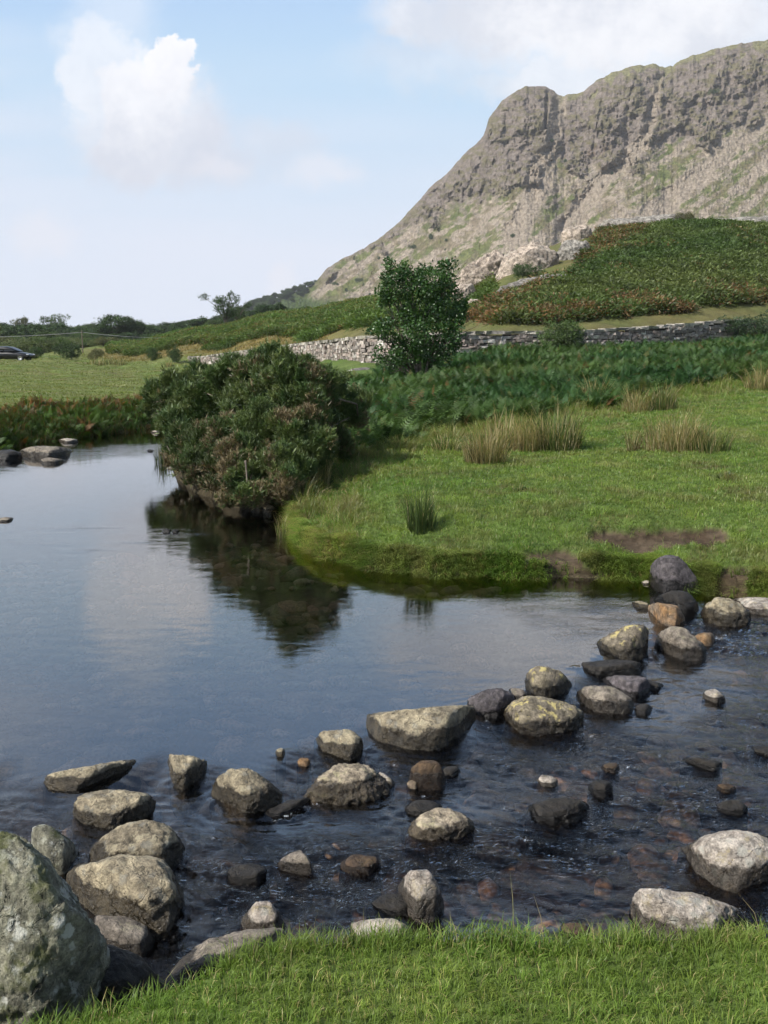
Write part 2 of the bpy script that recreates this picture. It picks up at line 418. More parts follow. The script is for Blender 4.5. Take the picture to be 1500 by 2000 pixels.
# ------------------------------------------------------------------ water
FOAM = [(590, 1575, .10), (560, 1590, .10), (545, 1600, .06), (615, 1572, .05), (1225, 1498, .06), (1212, 1505, .05), (1238, 1245, .10), (1265, 1262, .06), (1255, 1250, .12), (1150, 1372, .06), (955, 1425, .06), (950, 1418, .04), (1205, 1330, .06),
        (1270, 1285, .05), (1400, 1248, .12), (1390, 1258, .10), (1415, 1240, .08), (1290, 1212, .05), (1275, 1275, .10), (1120, 1315, .05), (985, 1580, .05), (1060, 1600, .08), (1025, 1640, .05), (830, 1555, .04), (595, 1800, .03), (870, 1525, .05),
        (1285, 1340, .05), (720, 1470, .05), (390, 1645, .05), (420, 1640, .06), (465, 1650, .04), (770, 1500, .04), (340, 1515, .05), (1440, 1780, .08), (1400, 1218, .07)]
def build_water():
    sl = np.concatenate([np.linspace(-2.2, -.55, 60, endpoint=False), np.linspace(-.55, .55, 760, endpoint=False), np.linspace(.55, 2.2, 61)])
    ys = np.concatenate([np.geomspace(1.7, 12, 640, endpoint=False), np.geomspace(12, 48, 170)])
    S, Y = np.meshgrid(sl, ys); x = (S * Y).ravel(); y = Y.ravel()
    dl = dam_delta(x, y)
    lev = water_level(x, y)
    down = sstep(0.22, -0.40, dl + .22 * fbm(xyz(x * 2.2, y * 2.2, 6), 3))
    # rotate into the flow direction (from upper left to lower right)
    a = R(-22); fx = x * math.cos(a) + y * math.sin(a); fy = -x * math.sin(a) + y * math.cos(a)
    w1 = fbm(xyz(fx + .25 * fbm(xyz(fx * 2, fy * 2, 3), 2), 0, 0) * 0 + xyz(fx * 3.2, fy * 6.5, 1), 3, .55)
    w2 = ridged(xyz(fx * 6, fy * 17, 2) + .35 * w1[:, None], 3, .55) - 1.0
    w3 = fbm(xyz(fx * 17, fy * 46, 3) + .6 * w1[:, None], 2, .6)
    dep = np.clip(sstep(.10, -.9, dl), 0, 1)
    patch = np.clip(.55 + .8 * fbm(xyz(fx * .9, fy * 1.4, 12), 3), .15, 1.3)
    turb = down * patch
    z = lev + turb * (.020 * w1 + .0085 * w2 + .0032 * w3)
    pool = 1 - down
    z += pool * .0007 * fbm(xyz(x * 3.0, y * 7, 7), 3) * np.interp(y, [4, 8, 14, 20, 30], [.6, .8, 1.1, 2.6, 2.5])
    # the current heaps up and rings round every stone that stands in it
    for cx, cy_, rx, ry, hh in STONES:
        if cy_ > 12 or hh < .015: continue
        k = (np.abs(x - cx) < rx + .35) & (np.abs(y - cy_) < ry + .35)
        if not k.any(): continue
        ex, ey = (x[k] - cx) / rx, (y[k] - cy_) / ry
        q = np.hypot(ex, ey); d = (q - 1) * min(rx, ry)
        up = np.clip((-ex * .75 + ey * .55) / np.maximum(q, .2), -1, 1)
        st = .25 + .75 * down[k]
        z[k] += st * np.exp(-np.abs(d) / .055) * (.006 * up) + st * .0024 * np.exp(-np.maximum(d, 0) / .10) * np.cos(d * 95 + .8 * w1[k]) * (d > -.02)
    foam = np.zeros(x.shape)
    for px, py, rad in FOAM:
        c = onplane(px, py, -.04)
        foam = np.maximum(foam, 1 - np.hypot((x - c[0]) / (rad * 1.25), (y - c[1]) / (rad * .9)))
    foam = np.clip(foam, 0, 1)
    z += foam * .018 * np.abs(w3)
    V = np.stack([x, y, z], -1)
    m, nt, out = new_mat('peaty_stream_water')
    g = nt.n('ShaderNodeNewGeometry')
    tb = nt.n('ShaderNodeAttribute', attribute_name='turb').outputs['Fac']
    fo = nt.n('ShaderNodeAttribute', attribute_name='foam').outputs['Fac']
    rf = nt.n('ShaderNodeAttribute', attribute_name='riffle').outputs['Fac']
    mp = nt.mapping(g.outputs['Position'], (14, 34, 1))
    calm = nt.noise(mp, 1.0, 3, .6, .4)
    mp2 = nt.mapping(g.outputs['Position'], (22, 70, 1), (0, 0, R(-22)))
    chop = nt.noise(mp2, 1.0, 4, .65, .8)
    hgt = nt.m('ADD', nt.m('MULTIPLY', calm, nt.m('ADD', .00042, nt.m('MULTIPLY', rf, .004))), nt.m('MULTIPLY', chop, nt.m('MULTIPLY', tb, .0075)))
    b = nt.n('ShaderNodeBump', {'Strength': 1.0, 'Distance': 1.0, 'Height': hgt})
    fr0 = nt.n('ShaderNodeFresnel', {'IOR': nt.m('SUBTRACT', 1.62, nt.m('MULTIPLY', tb, .20)), 'Normal': b.outputs[0]})
    fr = nt.n('ShaderNodeMath', {0: fr0.outputs[0], 1: nt.m('ADD', .82, nt.m('MULTIPLY', tb, .20, clamp=True))}, operation='POWER')
    tr = nt.n('ShaderNodeBsdfTransparent', {'Color': nt.mixc(nt.m('MULTIPLY', tb, 1.1, clamp=True), (.90, .82, .72), (.36, .27, .18))})
    gl = nt.n('ShaderNodeBsdfGlossy', {'Color': (1, 1, 1), 'Roughness': .012, 'Normal': b.outputs[0]})
    mx = nt.n('ShaderNodeMixShader', {0: fr.outputs[0], 1: tr.outputs[0], 2: gl.outputs[0]})
    fn = nt.noise(nt.mapping(g.outputs['Position'], (70, 70, 70)), 1.0, 3, .7)
    ff = nt.step(nt.m('ADD', nt.m('MULTIPLY', fo, .62), nt.m('MULTIPLY', nt.m('SUBTRACT', fn, .5), 1.5)), .52, .80)
    fd = nt.n('ShaderNodeBsdfDiffuse', {'Color': (.62, .66, .72)})
    m2 = nt.n('ShaderNodeMixShader', {0: ff, 1: mx.outputs[0], 2: fd.outputs[0]})
    nt.t.links.new(m2.outputs[0], out.inputs[0])
    riff = np.zeros(x.shape)
    for px, py, rx, ry, k in [(215, 880, 2.2, 1.5, 1.0), (160, 1035, 1.0, .45, .7), (270, 1060, .5, .16, 1), (60, 1060, .7, .3, .7), (400, 1040, .7, .35, .6), (20, 1100, .5, .3, .6), (200, 1075, .6, .15, .7),
                              (1180, 1190, .75, .8, .8), (1090, 1170, .9, .5, .55), (1150, 1230, .5, .4, .5)]:
        c = onplane(px, py, 0)
        riff = np.maximum(riff, k * np.clip(1.2 - np.hypot((x - c[0]) / rx, (y - c[1]) / ry), 0, 1))
    riff *= np.clip(.6 + fbm(xyz(x * 2, y * 5, 4), 3), 0, 1.4)
    o = link('stream_water', build_mesh('stream_water', V, grid_faces(len(ys), len(sl)), m, None, {'turb': turb, 'foam': foam, 'riffle': riff}))
    tag(o, 'calm reflecting pool above a stone dam and dark rippled stream below', 'water', kind='structure')
# ------------------------------------------------------------------ sky, sun, camera
SUN_AZ, SUN_EL = R(-120), R(43)          # azimuth measured from +Y towards +X
def build_sky():
    w = bpy.data.worlds.new('World'); scene.world = w; w.use_nodes = True
    w.node_tree.nodes.clear(); nt = NT(w.node_tree)
    out = nt.n('ShaderNodeOutputWorld'); bg = nt.n('ShaderNodeBackground', {'Strength': .1})
    nt.t.links.new(bg.outputs[0], out.inputs[0])
    sky = nt.n('ShaderNodeTexSky', sky_type='NISHITA', sun_disc=False, sun_elevation=SUN_EL, sun_rotation=SUN_AZ, air_density=1.0, dust_density=.6, ozone_density=1.3)
    tc = nt.n('ShaderNodeTexCoord')
    sep = nt.n('ShaderNodeSeparateXYZ'); nt.t.links.new(tc.outputs['Generated'], sep.inputs[0])
    X, Yc, Z = sep.outputs
    Yd = nt.m('MAXIMUM', nt.m('ABSOLUTE', Yc), .08)
    s = nt.m('DIVIDE', X, Yd); e = nt.m('DIVIDE', Z, Yd)
    cv = nt.n('ShaderNodeCombineXYZ', {0: s, 1: e, 2: nt.m('MULTIPLY', Yc, .6)})
    v = cv.outputs[0]
    warp = nt.noise(v, 10.0, 8, .66)
    warpb = nt.noise(v, 3.2, 2, .5)
    wsm = nt.m('SUBTRACT', warp, .5)
    front = nt.step(Yc, .0, .3)
    wn = nt.n('ShaderNodeTexNoise', {'Scale': 13.0, 'Detail': 7.0, 'Roughness': .6}); nt.t.links.new(v, wn.inputs['Vector'])
    wx = nt.n('ShaderNodeSeparateColor'); nt.t.links.new(wn.outputs['Color'], wx.inputs[0])
    s2 = nt.m('ADD', s, nt.m('MULTIPLY', nt.m('SUBTRACT', wx.outputs[0], .5), .085))
    e2 = nt.m('ADD', e, nt.m('MULTIPLY', nt.m('SUBTRACT', wx.outputs[1], .5), .085))
    def blob(px, py, rx, ry, k=1.0, soft=1.0, rough=.75, big=0.0):
        cs, ce = ray(px, py)
        d = nt.m('SQRT', nt.m('ADD', nt.m('POWER', nt.m('ABSOLUTE', nt.m('DIVIDE', nt.m('SUBTRACT', s2, float(cs)), rx / FPX)), 2.0),
                              nt.m('POWER', nt.m('ABSOLUTE', nt.m('DIVIDE', nt.m('SUBTRACT', e2, float(ce)), ry / FPX)), 2.0)))
        d = nt.m('ADD', d, nt.m('MULTIPLY', wsm, rough * 1.3))
        return nt.m('MULTIPLY', nt.step(d, 1.0 - .5 * soft, 1.0 + .5 * soft, 1, 0), k)
    def mx(*a):
        r = a[0]
        for b in a[1:]: r = nt.m('MAXIMUM', r, b)
        return r
    K = 10.0
    dome = nt.m('MULTIPLY', front, nt.step(e, .75, .5))
    clear = nt.mixc(nt.step(e, .24, .40), (.53 * K, .73 * K, .93 * K), (.40 * K, .60 * K, .92 * K))
    base = nt.mixc(nt.m('MULTIPLY', dome, .85), sky.outputs[0], clear)
    # even pale veil towards the horizon with long thin streaks
    stv = nt.mapping(v, (1.6, 11, 1))
    streak = nt.noise(stv, 1.6, 3, .5)
    veil = nt.step(nt.m('ADD', e, nt.m('MULTIPLY', nt.m('SUBTRACT', streak, .5), -.14)), .05, .30, 1.0, 0.0)
    veil = nt.m('MULTIPLY', veil, nt.m('MAXIMUM', front, .35))
    c = nt.mixc(nt.m('MULTIPLY', veil, .93), base, (.745 * K, .785 * K, .895 * K))
    leftv = nt.m('MULTIPLY', nt.m('MULTIPLY', nt.step(s, -.22, -.42), nt.step(streak, .3, .65)), .6)
    c = nt.mixc(leftv, c, (.70 * K, .77 * K, .90 * K))
    # heaped cloud on the left: lit crown, greyer flat base
    heap = mx(blob(205, 170, 70, 130, .68, .55, .9), blob(190, 80, 60, 50, .45, 1.3), blob(322, 118, 48, 52, 1.0, .16, .6), blob(348, 150, 34, 38, .95, .2, .7), blob(300, 105, 24, 26, .95, .2, .7), blob(255, 200, 40, 46, .95, .3, .8), blob(165, 170, 40, 60, .7, .5, .9), blob(285, 190, 100, 100, .95, .5), blob(270, 265, 95, 100, .95, .6), blob(340, 270, 110, 85, .9, .8), blob(410, 310, 120, 55, .75, 1.1), blob(530, 265, 70, 40, .5, 1.2), blob(230, 20, 70, 70, .35, 1.4))
    small = mx(blob(612, 338, 55, 34, .55, 1.4, .9), blob(65, 455, 58, 34, .5, 1.4, .9), blob(545, 555, 30, 26, .5, 1.3, .9), blob(440, 330, 60, 22, .45, 1.2))
    lit = nt.step(nt.m('ADD', nt.m('ADD', e, nt.m('MULTIPLY', s, -.38)), nt.m('MULTIPLY', wsm, .40)), .22, .40)
    cc = nt.mixc(lit, (.66 * K, .685 * K, .775 * K), (.93 * K, .93 * K, .965 * K))
    c = nt.mixc(nt.m('MULTIPLY', heap, front), c, cc)
    c = nt.mixc(nt.m('MULTIPLY', small, front), c, (.82 * K, .81 * K, .87 * K))
    # broad soft cloud upper right
    wide = mx(blob(1200, 40, 360, 110, .9, .8, .9), blob(850, 30, 150, 50, .8, .8, 1.2), blob(760, 20, 60, 24, .6, .8, 1.2), blob(1420, 10, 300, 110, .8, 1.2), blob(1100, 165, 170, 35, .7, 1.0, .6), blob(860, 120, 150, 40, .4, 1.4, .8))
    wl = nt.step(nt.m('ADD', warpb, nt.m('MULTIPLY', wsm, .9)), .36, .64)
    wc = nt.mixc(wl, (.69 * K, .705 * K, .77 * K), (.92 * K, .91 * K, .93 * K))
    c = nt.mixc(nt.m('MULTIPLY', wide, front), c, wc)
    # scattered cloud over the rest of the dome
    hi = nt.m('MULTIPLY', nt.step(nt.noise(tc.outputs['Generated'], 2.6, 3, .55), .54, .68), nt.m('MAXIMUM', nt.m('SUBTRACT', 1.0, front), nt.step(e, .52, .7)))
    c = nt.mixc(nt.m('MULTIPLY', hi, .7), c, (.6 * K, .62 * K, .68 * K))
    c = nt.mixc(nt.step(Z, .0, -.08), c, (.25 * K, .27 * K, .25 * K))
    nt.t.links.new(c, bg.inputs['Color'])
    sd = Vector((math.sin(SUN_AZ) * math.cos(SUN_EL), math.cos(SUN_AZ) * math.cos(SUN_EL), math.sin(SUN_EL)))
    L = bpy.data.lights.new('sun', 'SUN'); L.energy = 5.0; L.angle = R(.6); L.color = (1, .95, .87)
    lo = bpy.data.objects.new('sun', L); COL.objects.link(lo); lo.rotation_euler = sd.to_track_quat('Z', 'Y').to_euler()
    lo.location = (-20, -5, 40)
build_sky()

cam = bpy.data.cameras.new('camera'); cam.sensor_fit = 'VERTICAL'; cam.sensor_height = 36; cam.lens = 35; cam.clip_start = .05; cam.clip_end = 20000
co = bpy.data.objects.new('camera', cam); COL.objects.link(co); co.location = (0, 0, EYE); co.rotation_euler = (math.pi / 2 - PITCH, 0, 0)
scene.camera = co
scene.view_settings.view_transform = 'Standard'; scene.view_settings.look = 'None'; scene.view_settings.exposure = 0.22; scene.view_settings.gamma = 1
cy = scene.cycles
cy.max_bounces = 4; cy.diffuse_bounces = 2; cy.glossy_bounces = 2; cy.transmission_bounces = 4; cy.transparent_max_bounces = 12
cy.caustics_reflective = False; cy.caustics_refractive = False; cy.use_adaptive_sampling = True; cy.adaptive_threshold = .04
cy.use_denoising = True
scene.render.engine = 'CYCLES'
# ------------------------------------------------------------------ stones
def stone_mat(name, c1, c2, lichen=(.42, .40, .22), lich=.5, moss=0.0, wet=.05, dark=(.030, .026, .020), white=.0, scale=1.0, allwet=0.0, hollows=0.0):
    m, nt, out = new_mat(name)
    tc = nt.n('ShaderNodeTexCoord'); g = nt.n('ShaderNodeNewGeometry'); oi = nt.n('ShaderNodeObjectInfo')
    off = nt.n('ShaderNodeVectorMath', operation='ADD'); nt.t.links.new(tc.outputs['Object'], off.inputs[0])
    nt.t.links.new(nt.n('ShaderNodeVectorMath', {1: (31.0, 17.0, 23.0)}, operation='MULTIPLY').outputs[0], off.inputs[1])
    mulv = off.inputs[1].links[0].from_node
    cx = nt.n('ShaderNodeCombineXYZ', {0: oi.outputs['Random'], 1: oi.outputs['Random'], 2: oi.outputs['Random']})
    nt.t.links.new(cx.outputs[0], mulv.inputs[0])
    v = off.outputs[0]
    big = nt.noise(v, 7 * scale, 5, .6); mid = nt.noise(v, 24 * scale, 6, .65); fine = nt.noise(v, 120 * scale, 4, .7)
    c = nt.mixc(nt.step(big, .35, .65), tuple(c1), tuple(c2))
    c = nt.mixc(1.0, c, nt.step(mid, .32, .68, .5, 1.5), 'MULTIPLY')
    c = nt.mixc(1.0, c, nt.step(fine, .28, .72, .66, 1.34), 'MULTIPLY')
    c = nt.mixc(1.0, c, nt.m('ADD', .86, nt.m('MULTIPLY', oi.outputs['Random'], .28)), 'MULTIPLY')
    sn = nt.n('ShaderNodeSeparateXYZ'); nt.t.links.new(g.outputs['Normal'], sn.inputs[0])
    up = nt.step(sn.outputs[2], -.1, .65)
    if lich:
        l = nt.noise(v, 17 * scale, 8, .72)
        lf = nt.m('MULTIPLY', nt.m('MULTIPLY', nt.step(l, .53, .60), up), lich)
        c = nt.mixc(lf, c, tuple(lichen))
    if white:
        vo = nt.n('ShaderNodeTexVoronoi', {'Scale': 15 * scale, 'Randomness': 1.0}); nt.t.links.new(v, vo.inputs['Vector'])
        wf = nt.step(nt.m('ADD', vo.outputs['Distance'], nt.m('MULTIPLY', nt.m('SUBTRACT', mid, .5), 1.3)), .16, .34, 1, 0)
        c = nt.mixc(nt.m('MULTIPLY', wf, white), c, (.50, .50, .44))
    if moss:
        mf = nt.noise(v, 5 * scale, 6, .65)
        c = nt.mixc(nt.m('MULTIPLY', nt.step(mf, .50, .62), moss), c, (.075, .085, .022))
    cr = nt.n('ShaderNodeTexVoronoi', {'Scale': 5.5 * scale}, feature='DISTANCE_TO_EDGE')
    wv = nt.n('ShaderNodeMix', {0: .25}, data_type='VECTOR'); nt.t.links.new(v, wv.inputs[4])
    nc = nt.n('ShaderNodeTexNoise', {'Scale': 6 * scale, 'Detail': 4}); nt.t.links.new(v, nc.inputs[0]); nt.t.links.new(nc.outputs['Color'], wv.inputs[5])
    nt.t.links.new(wv.outputs[1], cr.inputs['Vector'])
    crack = nt.step(cr.outputs['Distance'], .0, .022, 0, 1)
    pit = nt.step(nt.noise(v, 40 * scale, 3, .6), .27, .36)
    c = nt.mixc(1.0, c, nt.m('MULTIPLY', nt.step(pit, 0, 1, .6, 1), nt.m('ADD', .75, nt.m('MULTIPLY', crack, .25))), 'MULTIPLY')
    hol = nt.step(nt.noise(v, 12 * scale, 4, .6, .5), .30, .37)
    if hollows: c = nt.mixc(1.0, c, nt.step(hol, 0, 1, 1 - hollows, 1), 'MULTIPLY')
    # wet tide line
    sp = nt.n('ShaderNodeSeparateXYZ'); nt.t.links.new(g.outputs['Position'], sp.inputs[0])
    above = nt.n('ShaderNodeAttribute', attribute_name='above').outputs['Fac']      # share of the stone's height above the water
    zz = nt.m('ADD', above, nt.m('MULTIPLY', nt.m('SUBTRACT', nt.noise(v, 9 * scale, 5, .7), .5), -.75))
    wetf = nt.m('MAXIMUM', nt.step(zz, wet - .07, wet + .04, 1, 0), allwet)
    c = nt.mixc(nt.m('MULTIPLY', wetf, .93), c, nt.mixc(1.0, c, (.115, .105, .092), 'MULTIPLY'))
    h = nt.m('ADD', nt.m('ADD', nt.m('MULTIPLY', mid, .55), nt.m('MULTIPLY', fine, .28)), nt.m('ADD', nt.m('MULTIPLY', crack, .12), nt.m('MULTIPLY', pit, .25)))
    if hollows: h = nt.m('ADD', h, nt.m('MULTIPLY', hol, .5))
    b = nt.n('ShaderNodeBump', {'Strength': .95, 'Distance': .030 / scale, 'Height': h})
    p = nt.n('ShaderNodeBsdfPrincipled', {'Base Color': c, 'Roughness': nt.m('SUBTRACT', .88, nt.m('MULTIPLY', wetf, .62)), 'Normal': b.outputs[0], 'Specular IOR Level': .45})
    nt.t.links.new(p.outputs[0], out.inputs[0])
    return m

SM = {
    'tan': stone_mat('tan_lichened_stone', (.335, .283, .188), (.21, .177, .122), (.42, .37, .25), .65, wet=.56, white=.22),
    'cap': stone_mat('pale_capped_stone', (.40, .335, .24), (.27, .225, .165), (.50, .45, .27), .6, wet=.66),
    'lich': stone_mat('yellow_spotted_stone', (.21, .18, .125), (.14, .118, .09), (.50, .42, .18), 1.0, wet=.42),
    'grey': stone_mat('grey_brown_stone', (.25, .215, .17), (.17, .145, .12), (.36, .33, .22), .4, wet=.50),
    'mauve': stone_mat('mauve_grey_stone', (.125, .11, .115), (.085, .075, .078), (.2, .18, .15), .2, wet=.3),
    'dark': stone_mat('dark_wet_stone', (.050, .043, .034), (.034, .029, .024), (.1, .085, .05), .2, wet=.5, allwet=.55),
    'rust': stone_mat('rust_stained_stone', (.27, .155, .070), (.22, .17, .12), (.35, .28, .15), .3, wet=.05),
    'pale': stone_mat('pale_grey_stone', (.42, .375, .32), (.28, .24, .20), (.46, .38, .19), .4, white=.5, wet=.50),
    'boulder': stone_mat('mossy_lichened_boulder', (.25, .24, .175), (.135, .13, .095), (.40, .40, .32), .85, moss=.85, white=.9, wet=-.6, hollows=.72),
    'brown': stone_mat('brown_submerged_stone', (.17, .105, .052), (.10, .065, .038), (.25, .18, .08), .3, wet=.6, allwet=.5),
    'crag': stone_mat('pink_grey_outcrop', (.47, .39, .32), (.30, .25, .205), (.48, .44, .37), .6, wet=-9, scale=.13),
    'cragd': stone_mat('grey_outcrop', (.30, .28, .245), (.18, .165, .145), (.42, .39, .34), .5, wet=-9, scale=.13),
}

_ico = {}
def ico(sub):
    if sub not in _ico:
        bm = bmesh.new(); bmesh.ops.create_icosphere(bm, subdivisions=sub, radius=1)
        bm.verts.ensure_lookup_table()
        _ico[sub] = (np.array([v.co[:] for v in bm.verts]), np.array([[v.index for v in f.verts] for f in bm.faces])); bm.free()
    return _ico[sub]

def hull_planes(P):
    bm = bmesh.new()
    for p in P: bm.verts.new(p)
    bmesh.ops.convex_hull(bm, input=bm.verts)
    bm.normal_update()
    N = np.array([f.normal[:] for f in bm.faces]); C = np.array([f.calc_center_median()[:] for f in bm.faces]); bm.free()
    c = P.mean(0)
    d = ((C - c) * N).sum(1)
    flip = d < 0; N[flip] *= -1; d = np.abs(d)
    k = d > 1e-4
    return c, N[k], d[k]

def envelope(poly, xs, upper):
    out = []
    n = len(poly)
    for x in xs:
        ys = []
        for i in range(n):
            (ax, ay), (bx, by) = poly[i], poly[(i + 1) % n]
            if min(ax, bx) <= x <= max(ax, bx) and ax != bx: ys.append(ay + (by - ay) * (x - ax) / (bx - ax))
        out.append(min(ys) if upper else max(ys))
    return np.array(out)

ROCKN = [0]; STONES = []
def rock(label, poly, mat='tan', zw=None, dr=.75, p=11, amp=.030, ridge=None, Yf=None, sub=None, cat='stone', name='stone', group=None, deep=.16, chips=13, flat=None, under=1.05):
    ROCKN[0] += 1; rg = np.random.default_rng(100 + ROCKN[0])
    poly = np.array(poly, float); x0, x1 = poly[:, 0].min(), poly[:, 0].max()
    u = np.linspace(.015, .985, 11); xs = x0 + (x1 - x0) * u
    yt, yb = envelope(poly, xs, True), envelope(poly, xs, False)
    if zw is None:
        c = onplane(xs[5], yb[5], -.02); zw = float(water_level(c[0], c[1]))
    if Yf is None:
        b = onplane(xs, yb, zw)
    else:
        b = at(xs, yb, np.full(xs.shape, Yf) + np.abs(u - .5) ** 2 * 4 * .4 * dr * (x1 - x0) / FPX * Yf)
    Yb = b[:, 1]; Y0 = Yb.min()
    w = np.ptp(b[:, 0]); D = dr * w
    s, e = ray(xs, yt)
    Yt = np.maximum(Yb, Y0 + .55 * D * np.sqrt(np.sin(np.pi * u)) + (Yb - Y0) * .3)
    if Yf is None:
        Yw = (zw - EYE) / e
        Yt = np.minimum(Yt, Yb + .72 * (Yw - Yb))
    t = np.stack([s * Yt, Yt, EYE + e * Yt], -1)
    pts = [b, t]
    if ridge is None:
        k = [2, 4, 6, 8]
        rx = xs[k]; ry = yb[k] + (yt[k] - yb[k]) * .52; rt = .10
    else:
        rr = np.array(ridge, float); rx, ry = rr[:, 0], rr[:, 1]; rt = .06
    ryb = np.interp(rx, xs, Yb); ryt = np.interp(rx, xs, Yt)
    pts.append(at(rx, ry, ryb + rt * (ryt - ryb)))
    t2 = t.copy(); t2[:, 1] += .28 * D; t2[:, 2] = zw + (t[:, 2] - zw) * .72; pts.append(t2)
    ce = np.array([b[:, 0].mean(), Y0 + .5 * D, 0])
    t3 = t.copy(); t3[:, 1] += .50 * D; t3[:, 2] = zw - .03; pts.append(t3)
    b2 = b.copy(); b2[:, :2] = ce[:2] + (b[:, :2] - ce[:2]) * under; b2[:, 2] = np.minimum(b[:, 2], zw) - deep; pts.append(b2)
    t4 = t3.copy(); t4[:, 2] = zw - deep; t4[:, 0] = ce[0] + (t4[:, 0] - ce[0]) * min(under, 1.0); pts.append(t4)
    P = np.concatenate(pts)
    c, N, d = hull_planes(P)
    # chipped facets
    for _ in range(chips):
        n = rg.normal(size=3); n[2] = abs(n[2]) * .8; n /= np.linalg.norm(n)
        sup = ((P - c) @ n).max()
        N = np.vstack([N, n]); d = np.append(d, sup * rg.uniform(.86, .97))
    wpx = x1 - x0
    if sub is None: sub = 6 if wpx > 125 else (5 if wpx > 45 else 4)
    if p >= 9 and deep < .3:          # a rough flat top, tipped a little towards the stream
        n = np.array([rg.normal(0, .10), -abs(rg.normal(.16, .08)), 1.0]); n /= np.linalg.norm(n)
        N = np.vstack([N, n]); d = np.append(d, ((P - c) @ n).max() * .86)
    dirs, F = ico(sub)
    ext = np.ptp(P, axis=0) / 2
    p = p * 7; dirs = dirs * ext; dirs = dirs / np.linalg.norm(dirs, axis=1, keepdims=True)
    q = np.maximum(dirs @ N.T, 0) / d
    rad = 1.0 / np.power(np.power(q, p).sum(1), 1.0 / p)
    V = dirs * rad[:, None]
    so = rg.uniform(0, 50, 3)
    f1 = fbm(V / w * 3.2 + so, 3); f2 = ridged(V / w * 6.5 + so + 9, 4, .55) - 1; f3 = fbm(V / w * 22 + so, 3, .6)
    disp = w * amp * (.75 * f1 + .50 * f2 + .26 * f3)
    V = V + dirs * disp[:, None] * np.minimum(1, rad / (.5 * w))[:, None]
    V = V * 1.02 + c
    org = np.array([ce[0], ce[1], zw])
    hh = float(max(np.percentile(t[:, 2], 80) - zw, .012))
    o = link(name, build_mesh(name, V - org, F, SM[mat], None, {'above': (V[:, 2] - zw) / hh}), None, org)
    STONES.append((float(ce[0]), float(Y0 + .35 * D), float(w * .52), float(.45 * D), hh))
    tag(o, label, cat, group)
    return o

# --- boulders and stones, left to right along the dam, then the stream below it
G1 = 'stones of the rough dam across the stream'
G2 = 'stones lying in the stream below the dam'
rock('huge mossy boulder with pale lichen at the left edge of the near bank', [(-130, 1640), (-60, 1610), (0, 1602), (36, 1606), (54, 1622), (80, 1650), (104, 1702), (126, 1746), (160, 1794), (188, 1826), (182, 1842), (136, 1864), (104, 1887), (80, 1912), (45, 1948), (0, 1962), (-130, 1968)],
     'boulder', zw=.16, Yf=2.42, dr=.95, p=18, amp=.042, sub=7, cat='boulder', name='boulder', ridge=[(110, 1760), (40, 1830), (-60, 1830), (150, 1840)], deep=.4, chips=18, under=.55)
rock('small rounded green grey stone tucked behind the huge mossy boulder', [(58, 1625), (77, 1603), (95, 1607), (117, 1627), (138, 1650), (144, 1680), (128, 1708), (95, 1712), (65, 1690)], 'boulder', p=8, dr=.9)
rock('long low tan slab at the left end of the dam', [(75, 1525), (90, 1513), (133, 1503), (187, 1492), (247, 1483), (267, 1488), (257, 1502), (207, 1522), (160, 1541), (110, 1544), (80, 1537)], 'tan', dr=.4, p=9, ridge=[(100, 1530), (160, 1527), (220, 1508)], group=G1)
rock('flat topped tan stone with a split corner below the long low slab', [(137, 1592), (143, 1570), (157, 1550), (177, 1545), (190, 1548), (213, 1541), (247, 1546), (283, 1555), (303, 1573), (295, 1593), (253, 1606), (213, 1619), (173, 1614), (143, 1604)], 'tan', dr=.7, ridge=[(160, 1588), (210, 1598), (260, 1590), (290, 1580)])
rock('rounded tan boulder just behind the biggest dark-bellied boulder', [(165, 1677), (187, 1653), (213, 1627), (240, 1610), (280, 1602), (310, 1608), (335, 1627), (348, 1650), (352, 1680), (330, 1705), (260, 1712), (190, 1705)], 'tan', p=8, dr=.8, cat='boulder', name='boulder')
rock('big boulder with pale top, white specks and dark wet belly', [(128, 1722), (147, 1697), (170, 1677), (233, 1670), (283, 1674), (310, 1682), (325, 1697), (342, 1727), (350, 1760), (355, 1795), (335, 1822), (300, 1832), (247, 1806), (187, 1792), (147, 1752)], 'tan', dr=.8, p=10, ridge=[(160, 1735), (233, 1740), (300, 1752), (335, 1750)], cat='boulder', name='boulder')
rock('grey streaked stone wedged under the big dark-bellied boulder', [(175, 1805), (185, 1794), (207, 1787), (233, 1792), (260, 1802), (283, 1819), (298, 1847), (290, 1866), (250, 1870), (200, 1850)], 'grey', p=9)
rock('dark shaded stone low between the huge boulder and the grass', [(60, 1930), (110, 1880), (150, 1850), (200, 1838), (250, 1853), (282, 1878), (308, 1900), (290, 1915), (220, 1935), (140, 1950), (80, 1962)], 'dark', zw=.05, Yf=2.62, p=9, dr=.8)
rock('knobbly split pale stone standing in the dam left of the domed stone', [(327, 1487), (333, 1474), (347, 1476), (377, 1476), (397, 1486), (407, 1500), (397, 1514), (380, 1530), (360, 1541), (340, 1538), (334, 1520)], 'tan', amp=.06, p=12, group=G1)
rock('domed tan stone on the dam with wet foot', [(410, 1545), (427, 1517), (450, 1500), (480, 1498), (503, 1509), (520, 1530), (541, 1550), (550, 1564), (520, 1582), (480, 1590), (440, 1572), (418, 1558)], 'tan', p=7, group=G1)
rock('low dark wet stone between domed stone and craggy stone', [(513, 1589), (533, 1577), (573, 1563), (600, 1562), (608, 1570), (580, 1584), (533, 1600)], 'dark')
